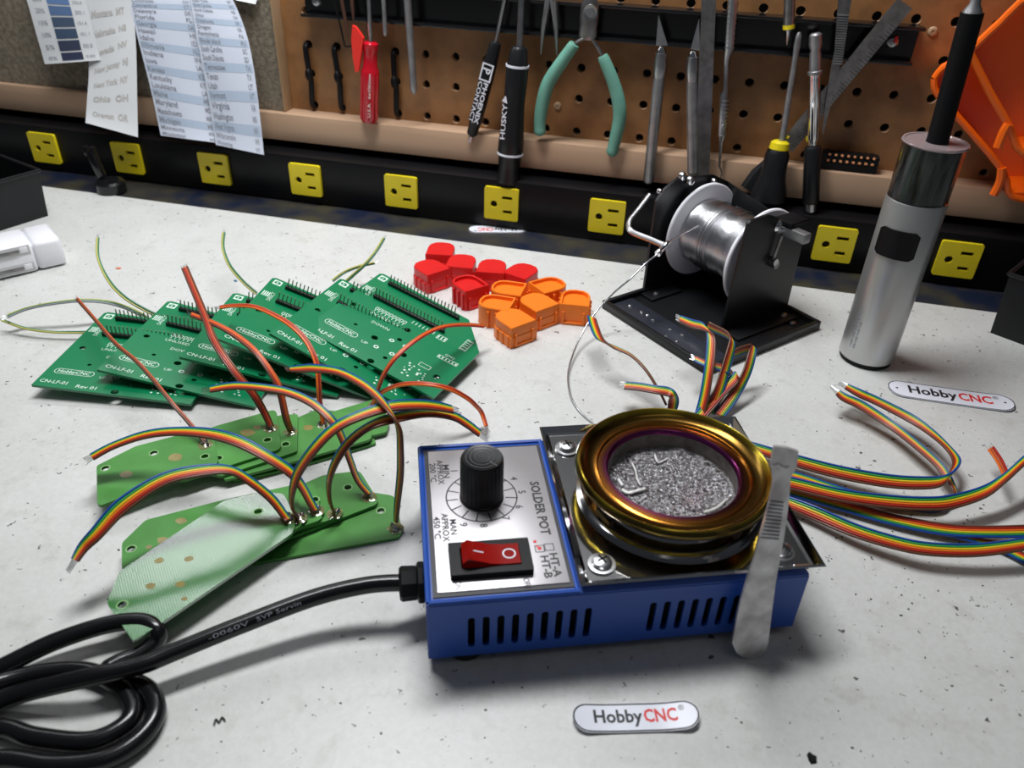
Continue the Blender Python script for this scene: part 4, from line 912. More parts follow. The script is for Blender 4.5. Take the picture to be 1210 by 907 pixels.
# ================================================================ PALE GREEN STRIP BOARDS WITH THEIR RIBBON WIRES
def strip_board(lb, px, z, holes=(), patches=(), mt='fr4', blob=None, tilt=0.0):
    pts = [P(x, y, z) for x, y in px]; c = sum(pts, V())/len(pts); a = pts[0]; fr = Frame(V((c.x, c.y, z)), (1, 0, 0), (0, 1, 0), (0, 0, 1))
    t = thing('strip_board', lb, 'circuit board', fr, 'pale green strip boards with wires')
    lc = lambda x, y: P(x, y, z+1.5)-fr.o
    def rounded(Ls, r=1.4):
        o = []; n = len(Ls)
        for i in range(n):
            p_, q_, s_ = V(Ls[i-1]), V(Ls[i]), V(Ls[(i+1) % n]); d1 = (p_-q_); d2 = (s_-q_); rr = min(r, d1.length*.4, d2.length*.4)
            a_, b_ = q_+d1.normalized()*rr, q_+d2.normalized()*rr; o += [tuple(a_), tuple((a_+b_+q_*2)/4), tuple(b_)]
        return o
    out = rounded([V(((P(x, y, z+1.5)-fr.o).x, (P(x, y, z+1.5)-fr.o).y)) for x, y in px])
    hl = [circ(lc(*h).x, lc(*h).y, 1.75, 12) for h in holes]
    b = MB().poly([out]+[h[::-1] for h in hl], 0, 1.5); bd = part('board', b, mt, t, world=False)
    if hl:
        for h in holes:
            b = MB(); c_ = lc(*h); b.poly([circ(c_.x, c_.y, 2.4, 14), circ(c_.x, c_.y, 1.8, 14)[::-1]], 1.52, 1.52)
            part('hole_ring', b, 'fr4_edge', bd, world=False, flatten=True)
    if patches:
        b = MB()
        for x, y, r in patches:
            r = r*.72; c_ = lc(x, y); b.poly([[(c_.x+r*(1+.35*noise.noise(V((cos(k/16*2*pi)*1.5+x, sin(k/16*2*pi)*1.5+y, 0))))*cos(k/16*2*pi), c_.y+r*.8*sin(k/16*2*pi)) for k in range(16)]], 1.53, 1.53)
        part('copper_patches', b, 'copper_patch', bd, world=False, flatten=True)
    if blob:
        for bx, by in blob:
            c_ = lc(bx, by); b = MB(); T = Matrix.Translation((c_.x, c_.y, 1.4))
            b.lathe([(.01, 1.5), (1.2, 1.2), (2.2, .7), (3.2, .3), (3.8, .15)], 14, T); b.v = [v+V((noise.noise(v*.6), noise.noise(v*.6+V((9, 0, 0))), 0))*1.1 for v in b.v]
            part('flux_blob', b, 'flux', t, world=False)
            b = MB()
            for k in range(6):
                d = V((random.uniform(-2, 2), random.uniform(-1.6, 1.6), 1.6+random.random()*.5)); b.spindle(V((c_.x, c_.y, 1.2))+d-V((0, 0, .6)), V((c_.x, c_.y, 1.2))+d+V((random.uniform(-.4, .4), .3, 1.0)), [(0, .9), (.6, .6), (1, .1)], 7)
            part('solder_joints', b, 'solder', t, world=False, kind='stuff')
    return t
# rear row, lowest first
r6 = strip_board('pale green strip board lying flat under the rear row, mostly hidden', [(268, 563), (276, 568), (345, 553), (445, 523), (438, 513), (330, 535)], .2)
r5 = strip_board('pale green strip board at the right end of the rear row, two orange wires', [(330, 510), (380, 490), (443, 471), (453, 479), (460, 499), (457, 510), (400, 524), (330, 545)], 1.8, blob=[(443, 478)])
r4 = strip_board('pale green strip board in the rear row, second from the right', [(260, 545), (340, 498), (375, 483), (410, 487), (434, 486), (440, 513), (437, 519), (330, 550), (265, 567)], 3.5, patches=[(364, 505, 4)], blob=[(383, 501)])
r3 = strip_board('pale green strip board in the rear row under a pair of upright orange wires', [(230, 556), (300, 500), (332, 490), (352, 489), (351, 533), (262, 562)], 5.2, holes=[(337.5, 524.5)], blob=[(343.5, 510)])
r2 = strip_board('pale green strip board in the rear row holding the triple orange, red and brown wires', [(190, 562), (205, 522), (255, 503), (323, 484), (327, 487), (332, 527), (329, 531), (215, 568)], 6.9, holes=[(316, 519.5), (258, 541)], patches=[(293, 511, 5), (304, 505, 3)], blob=[(320, 506)])
r1 = strip_board('pale green strip board at the left end of the rear row, one rusty wire', [(114, 550), (160, 527), (247, 504.5), (251, 508), (258, 543), (256, 548), (180, 573), (119, 597), (115, 595)], 8.6, holes=[(124.5, 553), (181.6, 535), (242, 539)], patches=[(149, 560, 4.2), (207, 540, 5)], blob=[(243, 525)])
# front group, lowest first
f6 = strip_board('lowest pale green strip board of the front group, sticking out to the right', [(250, 655), (300, 605), (380, 584), (437, 581), (463, 585), (468, 589), (475, 628), (472, 634), (300, 665)], .2, holes=[(450, 603)], blob=[(467, 624)])
f5 = strip_board('pale green strip board of the front group, second lowest, with notched corner', [(210, 660), (240, 615), (340, 575), (357, 572), (382, 561), (423, 556), (427, 559), (447, 591), (444, 596), (330, 640), (230, 664)], 2.2, holes=[(411, 575.5)], blob=[(436, 587)])
f4 = strip_board('pale green strip board of the front group under the right-hand arching ribbon', [(180, 660), (220, 625), (350, 580), (385, 575), (399, 606), (397, 612), (300, 640), (210, 668)], 4.0, blob=[(395, 607)])
f3 = strip_board('long pale green strip board with copper spots behind the shiny one', [(144, 671), (144, 641), (172, 614), (265, 590), (345, 573), (371, 571), (381, 609), (378, 614), (230, 668), (190, 690), (150, 684)], 5.8, holes=[(155, 648), (372, 590)], patches=[(214, 615, 3.4), (192, 638, 3.4), (176, 646, 2)], blob=[(374, 603)])
f2 = strip_board('pale green strip board directly beneath the shiny front one', [(150, 700), (170, 668), (275, 597), (330, 579), (351, 581), (357, 618), (354, 622), (200, 728), (170, 728)], 7.5, blob=[(353, 612)])
M['fr4_gloss'] = mat('fr4_gloss', (0.045, 0.22, 0.05), 0.4, coat=1.0, spec=.2)
nt = M['fr4_gloss'].node_tree; bs = nt.nodes['Principled BSDF']; tc = nt.nodes['Texture Coordinate']
mp = nt.nodes.new('ShaderNodeMapping'); mp.inputs['Rotation'].default_value = (0, 0, .8); nt.links.new(tc.outputs['Object'], mp.inputs[0])
hs = []
for ax in ('X', 'Y'):
    wv = nt.nodes.new('ShaderNodeTexWave'); wv.bands_direction = ax; wv.inputs['Scale'].default_value = 330; nt.links.new(mp.outputs[0], wv.inputs[0]); hs.append(wv)
ad = nt.nodes.new('ShaderNodeMath'); ad.operation = 'ADD'; nt.links.new(hs[0].outputs[1], ad.inputs[0]); nt.links.new(hs[1].outputs[1], ad.inputs[1])
bp = nt.nodes.new('ShaderNodeBump'); bp.inputs['Strength'].default_value = .22; bp.inputs['Distance'].default_value = .0001; nt.links.new(ad.outputs[0], bp.inputs['Height']); nt.links.new(bp.outputs[0], bs.inputs['Normal']); nt.links.new(bp.outputs[0], bs.inputs['Coat Normal'])
bs.inputs['Coat Roughness'].default_value = .17; bs.inputs['Coat IOR'].default_value = 2.7
f1 = strip_board('shiny pale green strip board on top of the front group, tip under the cord', [(126, 712), (141, 675), (265, 591), (308, 581), (335, 583), (344, 600), (349, 620), (345, 630), (194, 733), (169, 750), (157, 757)], 9.4, holes=[(144.5, 714), (305, 604)], patches=[(188, 662, 2.8), (223, 660, 2.8), (178, 692, 2.8), (213, 690, 2.8), (218, 707, 1.8)], mt='fr4_gloss', blob=[(341, 612)])
sq = lambda n, a=1, b=.35: None
ribbon(f1, [(82, 658, 95.3, 665, 22), (92, 641, 105, 651, 25), (105.7, 624.8, 120.6, 636.7, 29), (138.5, 589, 150.4, 605.4, 35), (189, 559.3, 195, 574, 39), (236.7, 549.8, 237, 562, 39), (272.4, 551.8, 272, 559, 36), (298, 567, 296, 571.5, 30), (322, 587, 319, 590, 21), (337, 606, 334, 609, 14), (342, 613, 339, 615, 12.4)], bare=(5, 0), squeeze=[1.1, 1, 1, 1, 1, 1, 1, .9, .8, .65, .6])
ribbon(f3, [(105.7, 534.9, 111.7, 544.4, 22), (129.5, 522, 138.5, 530.5, 26), (168, 508.7, 174, 518.6, 31), (204, 504, 210, 515, 35), (248.6, 506.3, 248.6, 518, 37), (284, 516, 281, 527, 36), (317, 534, 314, 543.5, 32), (344, 553, 340.5, 560, 26), (358, 572, 355, 576, 19), (368, 591, 365, 593.5, 13), (374, 602, 371, 603.5, 9.2)], bare=(4, 0), squeeze=[1.1, 1, 1, 1, 1, 1, 1, 1, .9, .75, .6])
ribbon(f2, [(351, 612, 354, 613, 10.5), (343.5, 597, 346.5, 600, 17), (343, 573, 348, 583, 29), (349, 551, 357, 560.5, 38), (368, 523.5, 377, 532.7, 50), (392.6, 500, 400, 510, 57), (423.5, 485, 428, 496, 60), (460.5, 474, 460.5, 486, 60), (491, 472, 493, 483.7, 57), (515, 474, 516, 485, 53), (533, 479, 536, 488, 49)], bare=(0, 4), squeeze=[.6, .8, 1, 1, 1, 1, 1, 1, 1, 1, 1])
ribbon(f4, [(394, 606, 397, 606, 7), (388, 590, 391.5, 593, 17), (386.4, 566.7, 391, 572, 29), (392.6, 543, 399, 550, 40), (408, 519, 415, 526.5, 49), (433, 500, 438, 508, 54), (465, 488, 467, 499, 55), (503, 484, 504, 492, 50), (534.6, 487, 533, 495, 43), (552, 496, 549, 503, 38), (568, 509, 566, 515, 33)], bare=(0, 5), squeeze=[.6, .75, 1, 1, 1, 1, 1, 1, 1, 1, 1])
ribbon(f5, [(248, 456, 249, 463.5, 34), (265, 452.5, 266, 461, 36), (283.6, 451.3, 284, 460, 38), (312.5, 454, 312.5, 462, 41), (341.4, 459.5, 340, 467, 42), (370, 473, 367, 478.5, 41), (393.5, 494, 390, 498, 37), (405, 514, 402, 517, 31), (414, 540, 411.5, 542, 22), (424, 566, 421.5, 567.5, 12), (437, 583, 434.5, 584, 6)], bare=(4.5, 0), squeeze=[1.1, 1, 1, 1, 1, 1, 1, .9, .8, .7, .6])
ribbon(f6, [(342, 432.5, 345, 440, 44), (355, 431, 356, 440, 47), (371, 430, 371, 440, 51), (398.8, 434.6, 398, 442.6, 56), (423.5, 446, 421, 453, 60), (445, 463, 441, 467, 62), (460.5, 483, 460, 488, 61), (467.5, 505, 474.5, 506, 56), (469, 530, 477, 533, 46), (468.5, 560, 477, 562, 32), (466, 592, 473, 594, 16), (466, 615, 469.5, 617, 5)], bare=(4.5, 0), squeeze=[1.1, 1, 1, 1, 1, 1, 1, 1, 1, 1, .9, .6])
OR = ['rust_pvc', 'red_pvc', 'orange_pvc', 'brown_pvc']
ribbon(r1, [(92, 352, 90, 354, 26), (112.8, 376, 111, 378, 28), (137.6, 404.7, 135.6, 406.7, 30), (162.4, 425.8, 160.4, 427.8, 32), (184.7, 450.6, 182.7, 452.6, 29), (204.6, 475.4, 202.6, 477.4, 24), (227, 501, 224.5, 503, 17), (244, 523, 242, 524, 11)], ['rust_pvc', 'brown_pvc'], bare=(4.5, 0))
ribbon(r2, [(221, 315, 215.5, 317.5, 46), (231.5, 340, 226, 342.5, 48), (246, 375, 240.5, 377.5, 48), (256, 401, 250, 403.5, 46), (278.5, 435.5, 272.5, 438, 38), (301, 462.7, 295.5, 465.3, 28), (314, 485, 309.5, 487, 17), (322, 504, 318.5, 505, 9.5)], ['brown_pvc', 'rust_pvc', 'red_pvc', 'brown_pvc'], bare=(5, 0))
ribbon(r3, [(227, 369.5, 225.5, 374, 46), (253.5, 379.5, 252, 384.5, 48), (279, 393.5, 276.5, 398, 48), (304.5, 414.5, 301.5, 419, 45), (327.5, 447.5, 323.5, 450, 36), (334, 466, 330, 467.5, 29), (340.5, 494, 336, 495, 17), (345, 508, 342, 509, 8)], ['rust_pvc', 'orange_pvc', 'red_pvc', 'brown_pvc'], bare=(5, 0))
ribbon(r4, [(260, 361, 260, 365, 42), (276.5, 359, 276.5, 363, 44), (301, 360, 300.5, 364.5, 47), (327, 371, 325, 375, 48), (348, 384.5, 344.5, 387.5, 46), (364.5, 403, 361, 405, 41), (376, 428, 372, 429.5, 34), (378.6, 455, 375, 456, 25), (379.6, 474, 376, 475, 17), (384, 499.5, 381, 500.5, 6)], ['rust_pvc', 'red_pvc', 'orange_pvc'], bare=(3.5, 0))
ribbon(r5, [(440, 475, 443, 477, 4), (444.5, 460, 448, 462, 14), (452.7, 439, 456.7, 441, 26), (468.6, 417.5, 472.5, 420.5, 34), (495.5, 396, 498.5, 399.5, 37), (522.5, 384, 524, 388, 33), (550, 381.5, 550, 385.5, 25), (572, 383.5, 571.5, 387, 17)], ['rust_pvc', 'orange_pvc', 'red_pvc'], bare=(0, 0))
ribbon(r5, [(439, 477, 441, 479, 4), (448, 463, 450.5, 466.5, 13), (466, 454, 468, 458, 23), (484.7, 451, 484.7, 455, 29), (509, 452, 508.5, 456, 31), (533, 457.5, 531, 461.3, 28), (553.5, 468.5, 550.5, 471.5, 21), (564, 478, 560.5, 480, 15), (571, 487, 567.5, 488.5, 9), (576, 503, 573, 503.5, 5)], ['rust_pvc', 'red_pvc', 'orange_pvc'], bare=(0, 4))

# ================================================================ LOOSE RIBBON CABLES ON THE RIGHT
def cable(lb, keys, cols=RAIN, bare=(0, 0), sgn=1, squeeze=None, grp='rainbow ribbon cables right of the solder pot'):
    k = keys[len(keys)//2]; q = P((k[0]+k[2])/2, (k[1]+k[3])/2, 0)
    t = thing('ribbon_cable', lb, 'ribbon cable', (q.x, q.y, 0), grp); ribbon(t, keys, cols, bare=bare, sgn=sgn, squeeze=squeeze); return t
cable('rainbow ribbon cable curving from the pot and folding back up-left beside the oval sticker', [(852, 512, 850, 522, 6), (891.5, 523, 891, 534.7, 6), (943, 537.5, 943, 552, 6), (994.7, 550.4, 994.7, 566, 7), (1052, 560.5, 1052, 576, 9), (1095, 563, 1094, 577.5, 11), (1118, 560.5, 1113, 573.4, 12), (1132, 552, 1121, 560, 12), (1136, 541, 1124, 545, 12), (1123.7, 525, 1113, 529, 12), (1103.6, 505.5, 1092, 512, 11), (1080.7, 489, 1070, 498, 11), (1040.5, 469, 1034, 479, 12), (1020, 460, 1014, 470, 13), (1003, 452.5, 997, 460, 14)], bare=(0, 4.5), squeeze=[1]*6+[.95, .8, .8, .9, 1, 1, 1, 1, 1])
cable('rainbow ribbon cable running beneath the longest one, its split end by the pen-shaped tool', [(890, 552, 888, 562, 3), (937, 557, 935, 566, 2.5), (994, 575, 991, 584, 2), (1050, 592, 1048, 599, 2), (1085, 606, 1088, 598, 2), (1112, 604, 1112, 594, 3), (1129, 592, 1118, 585, 5), (1133.7, 580, 1124, 582, 6), (1123.7, 557.6, 1109.4, 561, 8), (1112, 543, 1100, 549, 9), (1086.4, 520, 1075, 527, 9), (1057.8, 497.4, 1048, 506, 9), (1023.4, 474.5, 1014, 484, 11), (1003, 465.5, 994, 474, 12), (993, 460, 987, 467, 13)], cols=RAIN, bare=(0, 5), squeeze=[1]*4+[.9, .8, .8, .9]+[1]*7, sgn=1)
cable('longest rainbow ribbon cable sweeping right and rising to the right edge', [(885, 556, 882, 566, 8), (934.5, 563, 931.6, 577.7, 8), (994.7, 577.7, 994.7, 592, 9), (1052, 585, 1052, 600, 10), (1095, 587, 1095, 602.5, 11), (1123.7, 585, 1126, 600, 12), (1161, 576, 1164, 586, 14), (1186.8, 561, 1188, 568, 17), (1209.7, 541, 1211, 547, 20), (1240, 515, 1242, 522, 20)])
cable('short orange and red wire pair with bare tips near the right edge', [(1168, 531, 1174, 528, 13), (1178, 545, 1183, 542, 13), (1184, 557, 1189, 555, 13), (1188, 566, 1192, 564, 13)], cols=['orange_pvc', 'rust_pvc', 'red_pvc'], bare=(4, 0))
cable('rainbow ribbon cable leaving at the right edge with its brown wire on the far side', [(890, 560, 884, 571, 3), (951.7, 580, 948, 590, 3), (1000.4, 592, 996, 604, 3), (1052, 606.4, 1049, 619, 3), (1109.4, 617.8, 1107, 631, 4), (1152.4, 621.6, 1151, 634, 5), (1209.7, 621, 1210, 634, 6), (1250, 618, 1251, 631, 6)], cols=RAIN[::-1])
cable('lowest rainbow ribbon cable in the bunch right of the scraper', [(880, 570, 876, 582, 4), (930, 586, 928, 600, 5), (966, 598.5, 965, 616, 6), (1009, 617.8, 1008, 633.6, 7), (1052, 632, 1051, 646.5, 8), (1095, 641, 1094, 655, 9), (1152.4, 643, 1152, 656.5, 10), (1209.7, 636.5, 1210, 649, 12), (1245, 631, 1246, 643, 13)])
cable('short stretch of ribbon cable at the right edge below the others', [(1120, 628, 1112, 634, 1.5), (1148, 633, 1140, 640, 1.5), (1184, 640, 1176, 650, 1.5), (1209.7, 652, 1204, 663, 1.5), (1235, 664, 1229, 675, 1.5)], cols=RAIN[::-1])
G2 = 'rainbow ribbon cables behind the melting bowl'
cable('ribbon cable end standing behind the bowl, folded left over the spool base', [(821, 492, 832, 488, 3), (828, 468, 837, 466, 12), (833, 440, 841, 440, 22), (836, 413, 844, 415, 30), (836, 394, 843, 397, 35), (830, 381, 833, 391, 36), (818, 377, 818, 388, 35), (804, 372, 803, 381, 34)], bare=(0, 3.5), grp=G2, squeeze=[1, 1, 1, 1, .9, .9, 1, 1])
cable('ribbon cable behind the bowl with its fold nearest the black spool base', [(846, 490, 829, 486, 3), (855, 468, 842, 462, 12), (862, 443, 850, 438, 20), (869, 415, 859, 409, 29), (867, 404, 862, 398, 32), (858, 398, 858, 391, 32), (843, 391, 845, 385, 31), (836, 388, 838, 381, 31)], grp=G2, squeeze=[1, 1, 1, 1, .8, .9, 1, 1])
cable('ribbon cable bending outwards to the right behind the bowl', [(858, 492, 843, 488, 3), (874, 470, 860, 465, 9), (888, 443, 875, 441, 17), (894, 421, 883, 417, 24), (893, 412, 886, 407, 26), (884, 416, 884, 407, 26), (873, 420, 871, 411, 25), (866, 424, 863, 416, 24)], grp=G2, squeeze=[1, 1, 1, .9, .8, .9, 1, 1])
cable('ribbon cable leaning low to the right behind the bowl', [(819, 490, 834, 494, 4), (835, 473, 845, 480, 8), (850, 457, 858, 465, 12), (864, 444, 871, 452, 16), (869, 439, 873, 446, 18)], grp=G2)
cable('short ribbon cable end with bare tips in front of the spool base', [(822, 420, 820, 427, 20), (834, 425, 832, 433, 20), (846, 428, 846, 437, 21), (858, 432, 858, 441, 20), (866, 440, 866, 447, 14)], cols=RAIN[::-1], bare=(3, 0), grp=G2)
cable('ribbon cable with bare tips lying left of the bowl, folded at its right end', [(739.5, 450.7, 737, 460, 14), (756, 452, 754, 461.5, 15), (775, 455, 773, 465, 16), (790, 457, 788, 468, 16), (799, 463, 791, 470, 15), (803, 474, 789, 474, 9), (800, 486, 788, 485, 4)], bare=(3.5, 0), grp=G2, squeeze=[1, 1, 1, 1, .9, 1, 1])
cable('thin curved ribbon cable seen edge-on, tip beside the orange connectors', [(694.4, 373, 704, 377, 22), (698, 387, 708, 389, 22), (706, 400, 713, 401, 22), (724, 408, 725, 411, 22), (746, 418, 745, 421, 21), (764, 435.5, 762, 438, 18), (779, 459, 777, 461, 12), (789, 478, 786, 479, 5)], grp=G2)
# ================================================================ SPOOL STAND
SPF = Frame((177.7, -150.2, 0), (0.74697, -0.66486, 0), (0.66486, 0.74697, 0), (0, 0, 1))
t = stand = thing('spool_stand', 'black metal spool stand with tray base behind the solder pot', 'spool stand', SPF)
def sp_(name, mb, mats, par=None, **k): return part(name, mb, mats, par or stand, world=False, **k)
b = MB().box((0, 0, 0), (100, 108, 2.4), bev=.4)
for a, c in (((0, 0, 2), (100, 3, 6.4)), ((0, 105, 2), (100, 108, 6.4)), ((0, 3, 2), (3, 105, 6.4)), ((97, 3, 2), (100, 105, 6.4))): b.box(a, c, bev=.5)
sp_('base_tray', b, 'black_satin')
b = MB().box((4, 5, 2.4), (96, 24, 3.6), bev=.5); sp_('lit_floor_band', b, mat('lit_floor_grey', (0.03, 0.033, 0.045), .25))  # lit band of the tray floor, painted as a paler strip
XPL = Matrix(((0, 0, 1, 0), (1, 0, 0, 0), (0, 1, 0, 0), (0, 0, 0, 1)))     # plane (y, z), thickness along x
sp_('side_plate', MB().poly([[(37, 2.4), (37.5, 71), (44, 78.5), (56, 84.5), (89, 80.5), (107, 72), (107, 2.4)]], -1.2, .8, T=Matrix.Translation((1.2, 0, 0)) @ XPL), 'black_satin')
sp_('side_plate', MB().poly([[(43.5, 2.4), (48, 78), (50, 79.5), (66, 80), (71, 78.4), (103, 62), (108, 57), (109, 2.4)]], 0, 2.0, T=Matrix.Translation((68.9, 0, 0)) @ XPL), 'black_satin')
b = MB(); vs = [(2, 105.2, 2.4), (69, 105.2, 2.4), (69, 105.2, 60), (2, 105.2, 72)]
b.add(vs+[(x, 107, z) for x, y, z in vs], [(0, 1, 2, 3), (7, 6, 5, 4), (0, 4, 5, 1), (1, 5, 6, 2), (2, 6, 7, 3), (3, 7, 4, 0)]); sp_('back_plate', b, 'black_satin')
for a, c in (((2, 33, 2.4), (15, 62, 4.2)), ((70.9, 44, 2.4), (85, 108, 4.2))): sp_('foot_flange', MB().box(a, c, bev=.3), 'black_satin')
for x, y, z in ((9, 42, 4.2), (78, 96, 4.2), (88, 94, 3)):
    sp_('base_screw', MB().lathe([(2.6, 0), (2.3, .9), (1.2, 1.4), (.01, 1.4)], 14, Matrix.Translation((x, y, z))), 'steel')
def side_screw(px, py, x, r, dirn=-1):
    q = SPF.hit(px, py, 0, x); T = Matrix.Translation(q) @ Matrix.Rotation(dirn*pi/2, 4, 'Y')
    b = MB().lathe([(r, -.6), (r, .6), (r*.8, 1.8), (r*.35, 2.2), (r*.3, 1.4), (.01, 1.4)], 16, T); sp_('screw', b, 'steel')
side_screw(815.5, 213.5, 4, 3.4, 1); side_screw(806, 208, 3, 3.0, 1); side_screw(779, 225.5, 2.5, 1.8, 1); side_screw(843, 214, 4, 2.2, 1)
sp_('axle', MB().cyl((-3, 80, 44), (75, 80, 44), 2.6, seg=14), 'steel_dark')
q = SPF.hit(915, 309, 0, 74); sp_('axle_end', MB().cyl((70.9, q.y, q.z), (75.5, q.y, q.z), 2.3, seg=14), 'steel')
q = SPF.hit(925, 266, 0, 71.5)
sp_('clamp_screw', MB().lathe([(4.6, 0), (4.6, 1.2), (3.4, 2.6), (1.4, 3.0), (.01, 2.2)], 18, Matrix.Translation((71, q.y-3.5, q.z)) @ Matrix.Rotation(pi/2, 4, 'Y')), 'chrome')
b = MB().box((71, q.y-3, q.z-5.5), (91, q.y+4, q.z+1.0), bev=.8); sp_('clamp_block', b, 'steel_dull')
b = MB().box((66, q.y-4, q.z+2), (80, q.y+14, q.z+4.5), bev=.5); sp_('clamp_lever', b, 'black_plastic')
r2_ = SPF.hit(915, 309, 0, 73); sp_('tension_bar', MB().sweep([V((73, r2_.y-2, r2_.z+2)), V((74, q.y-2, q.z-6))], 1.5, 6, flat=.5), 'steel_dark')
# wire guide
g0 = SPF.hit(768, 229, 0, -1.5); g1 = SPF.hit(743, 262, 0, -2.5); gz = g1.z
g2w = P(788, 291, gz-4); g2 = SPF.mat().inverted() @ g2w; g1b = SPF.mat().inverted() @ P(746, 273, gz-3)
b = MB().sweep(crom([g0, g0+(g1-g0)*.5, g1, g1b, g1b+(g2-g1b)*.5, g2], 5), 2.0, 8, flat=.45); sp_('guide_arm', b, 'steel')
gt0 = SPF.mat().inverted() @ P(790, 286, gz-2.5); gt1 = SPF.mat().inverted() @ P(777, 300, gz-7.5)
sp_('guide_tip', MB().spindle(gt0, gt1, [(0, 1.6), (.15, 2.3), (.3, 2.0), (.8, 2.0), (.85, 2.4), (1, 2.2)], 12), 'chrome')
for i, (px, py) in enumerate(((744, 361), (758, 368), (772, 378), (765, 372), (792, 389), (806, 396), (800, 403), (787, 397))):
    q = SPF.hit(px, py, 2, 3.6); b = MB().lathe([(.01, .9), (.7, .8), (1.2, .3), (1.4, 0)], 9, Matrix.Translation((q.x, q.y, 3.5 if q.y > 5 else 3.5)))
    if 4.5 < q.y < 23.5: sp_('solder_drop', b, 'solder')
# the spool
spool = thing('solder_spool', 'white-flanged spool wound with silver solder wire on the black stand', 'spool', Frame(SPF.w(7, 80, 44), SPF.e[0], SPF.e[1], SPF.e[2]))
AX = Matrix.Rotation(pi/2, 4, 'Y')
part('flange', MB().lathe([(4, -1.2), (32.6, -1.2), (33.4, -.4), (33.4, 1.0), (32.6, 1.6), (4, 1.6)], 72, AX), 'white_flange', spool, world=False)
part('flange', MB().lathe([(4, 52.5), (32.6, 52.5), (33.4, 53.2), (33.4, 54.8), (32.6, 55.4), (4, 55.4)], 72, AX), 'white_flange', spool, world=False)
pr = []; n = 56
for i in range(n):
    z = 1.6+50.6*i/n; dR = .5*sin(i*.33)+(.5 if 16 < i < 26 else 0); R_ = 22.6+dR+(-.5 if i in (19, 22, 24, 27) else 0); pr += [(R_-.28, z), (R_, z+.25), (R_, z+.6)]
pr.append((22.4, 52.4)); part('wound_solder', MB().lathe(pr, 80, AX), 'tin', spool, world=False, ang=60)
b = MB()
for k, (z0_, z1_) in enumerate(((12, 19), (15, 23), (18, 24), (22, 29), (20, 33), (9, 12))):
    pts = [V((0, 0, 0))]*0
    for i in range(19):
        an = radians(-150+i*12+k*7); zz_ = z0_+(z1_-z0_)*i/18; pts.append(V((zz_, 23.7*cos(an), 23.7*sin(an))))
    b.sweep(pts, .42, 5)
part('shaded_turns', b, 'steel_dark', spool, world=False, kind='stuff')  # solder turns coloured dark to paint in the shadow lines of the winding
w0 = SPF.w(0, 0, 0); s0_ = SPF.hit(825, 267, 0, 22)
wp = [SPF.w(*s0_), SPF.w(*gt0), SPF.w(*gt1), P(762, 312, gz-14), P(745, 329, 38), P(722, 349, 27), P(700, 374, 16), P(683, 404, 7), P(672, 436, 3), P(673, 462, 1.5), P(682, 482, .9), P(700, 499, .7), P(722, 510, .7)]
part('loose_solder_wire', MB().sweep(crom(wp, 6), .62, 7), 'tin', spool, ang=80)

# ================================================================ CONNECTOR SHELLS
def shell(kind, rim):
    b = MB(); out = [(-10, -13), (10, -13), (10, 4), (8.6, 9), (5.4, 12.4), (0, 13.6), (-5.4, 12.4), (-8.6, 9), (-10, 4)]
    inn = [(x*.84, y*.86) for x, y in out]; low = [(x*1.07, y*1.04) for x, y in out]
    n = len(out); c = [(x*.96, y*.97) for x, y in out]
    if rim:
        lv = [(out, 0), (out, 14.6), (c, 15.2), (inn, 15.0), (inn, 12.6)]
        vs = [V((x, y, z)) for L_, z in lv for x, y in L_]
        b.add(vs, [tuple(range(n))[::-1], tuple(range(4*n, 5*n))]+[(k*n+i, k*n+(i+1) % n, (k+1)*n+(i+1) % n, (k+1)*n+i) for k in range(4) for i in range(n)])
    else:
        lv = [(low, 0), (low, 7.5), (out, 8.2), (out, 14.4), (c, 15)]
        vs = [V((x, y, z)) for L_, z in lv for x, y in L_]
        b.add(vs, [tuple(range(n))[::-1], tuple(range(4*n, 5*n))]+[(k*n+i, k*n+(i+1) % n, (k+1)*n+(i+1) % n, (k+1)*n+i) for k in range(4) for i in range(n)])
    r = MB()
    for sx in (-1, 1):
        for y in (-10, -3.5, 3): r.box((sx*9.6, y-1, .2), (sx*11.2, y+1, 12.5 if rim else 8.5), bev=.3)
    f = MB()
    f.box((-7, -14.6, 0.2), (7, -12.8, 2.2), bev=.4); f.box((-7.6, -14.6, .2), (-6, -12.8, 10), bev=.4); f.box((6, -14.6, .2), (7.6, -12.8, 10), bev=.4)
    return b, r, f
SH = {k: shell('', k) for k in (True, False)}
for _k in SH.values():
    for _m in _k: _m.v = [V((v.x*1.0, v.y*.86, v.z*.97)) for v in _m.v]
def shells(lst, m_, nm, grp):
    proto = {}
    for px, py, yaw, rim, lb in lst:
        q = P(px, py-1.5, 14.5); yaw += 12; fr = Frame((q.x, q.y, 0), (cos(radians(yaw)), sin(radians(yaw)), 0), (-sin(radians(yaw)), cos(radians(yaw)), 0), (0, 0, 1))
        if rim not in proto:
            t = thing('connector_shell', lb, 'connector', fr, grp); bb, rr, ff = SH[rim]
            s_ = part('body', bb, m_, t, world=False, ang=30); part('side_ribs', rr, m_, t, world=False, kind='stuff'); part('latch_frame', ff, m_, t, world=False); proto[rim] = t
        else:
            t = copy_tree(proto[rim]); T = fr.mat(); T.translation *= S; t.matrix_world = T; t['label'] = lb; ROOT[t.name] = fr.mat()
shells([(521, 295, -2, False, 'red connector shell at the back corner, farthest from the boards'), (508, 316, 42, False, 'leftmost red connector shell, beside the top circuit board'), (545.5, 309.5, -6, False, 'red connector shell in the middle of the back row, turned square on'),
        (581.5, 315.5, -4, False, 'red connector shell second from the right, between two other red ones'), (617, 320.5, -32, False, 'rightmost red connector shell, touching the orange ones'), (553.5, 335, 38, True, 'nearest red connector shell, open rim upwards')],
       'red_plastic', 'r', 'red connector shells')
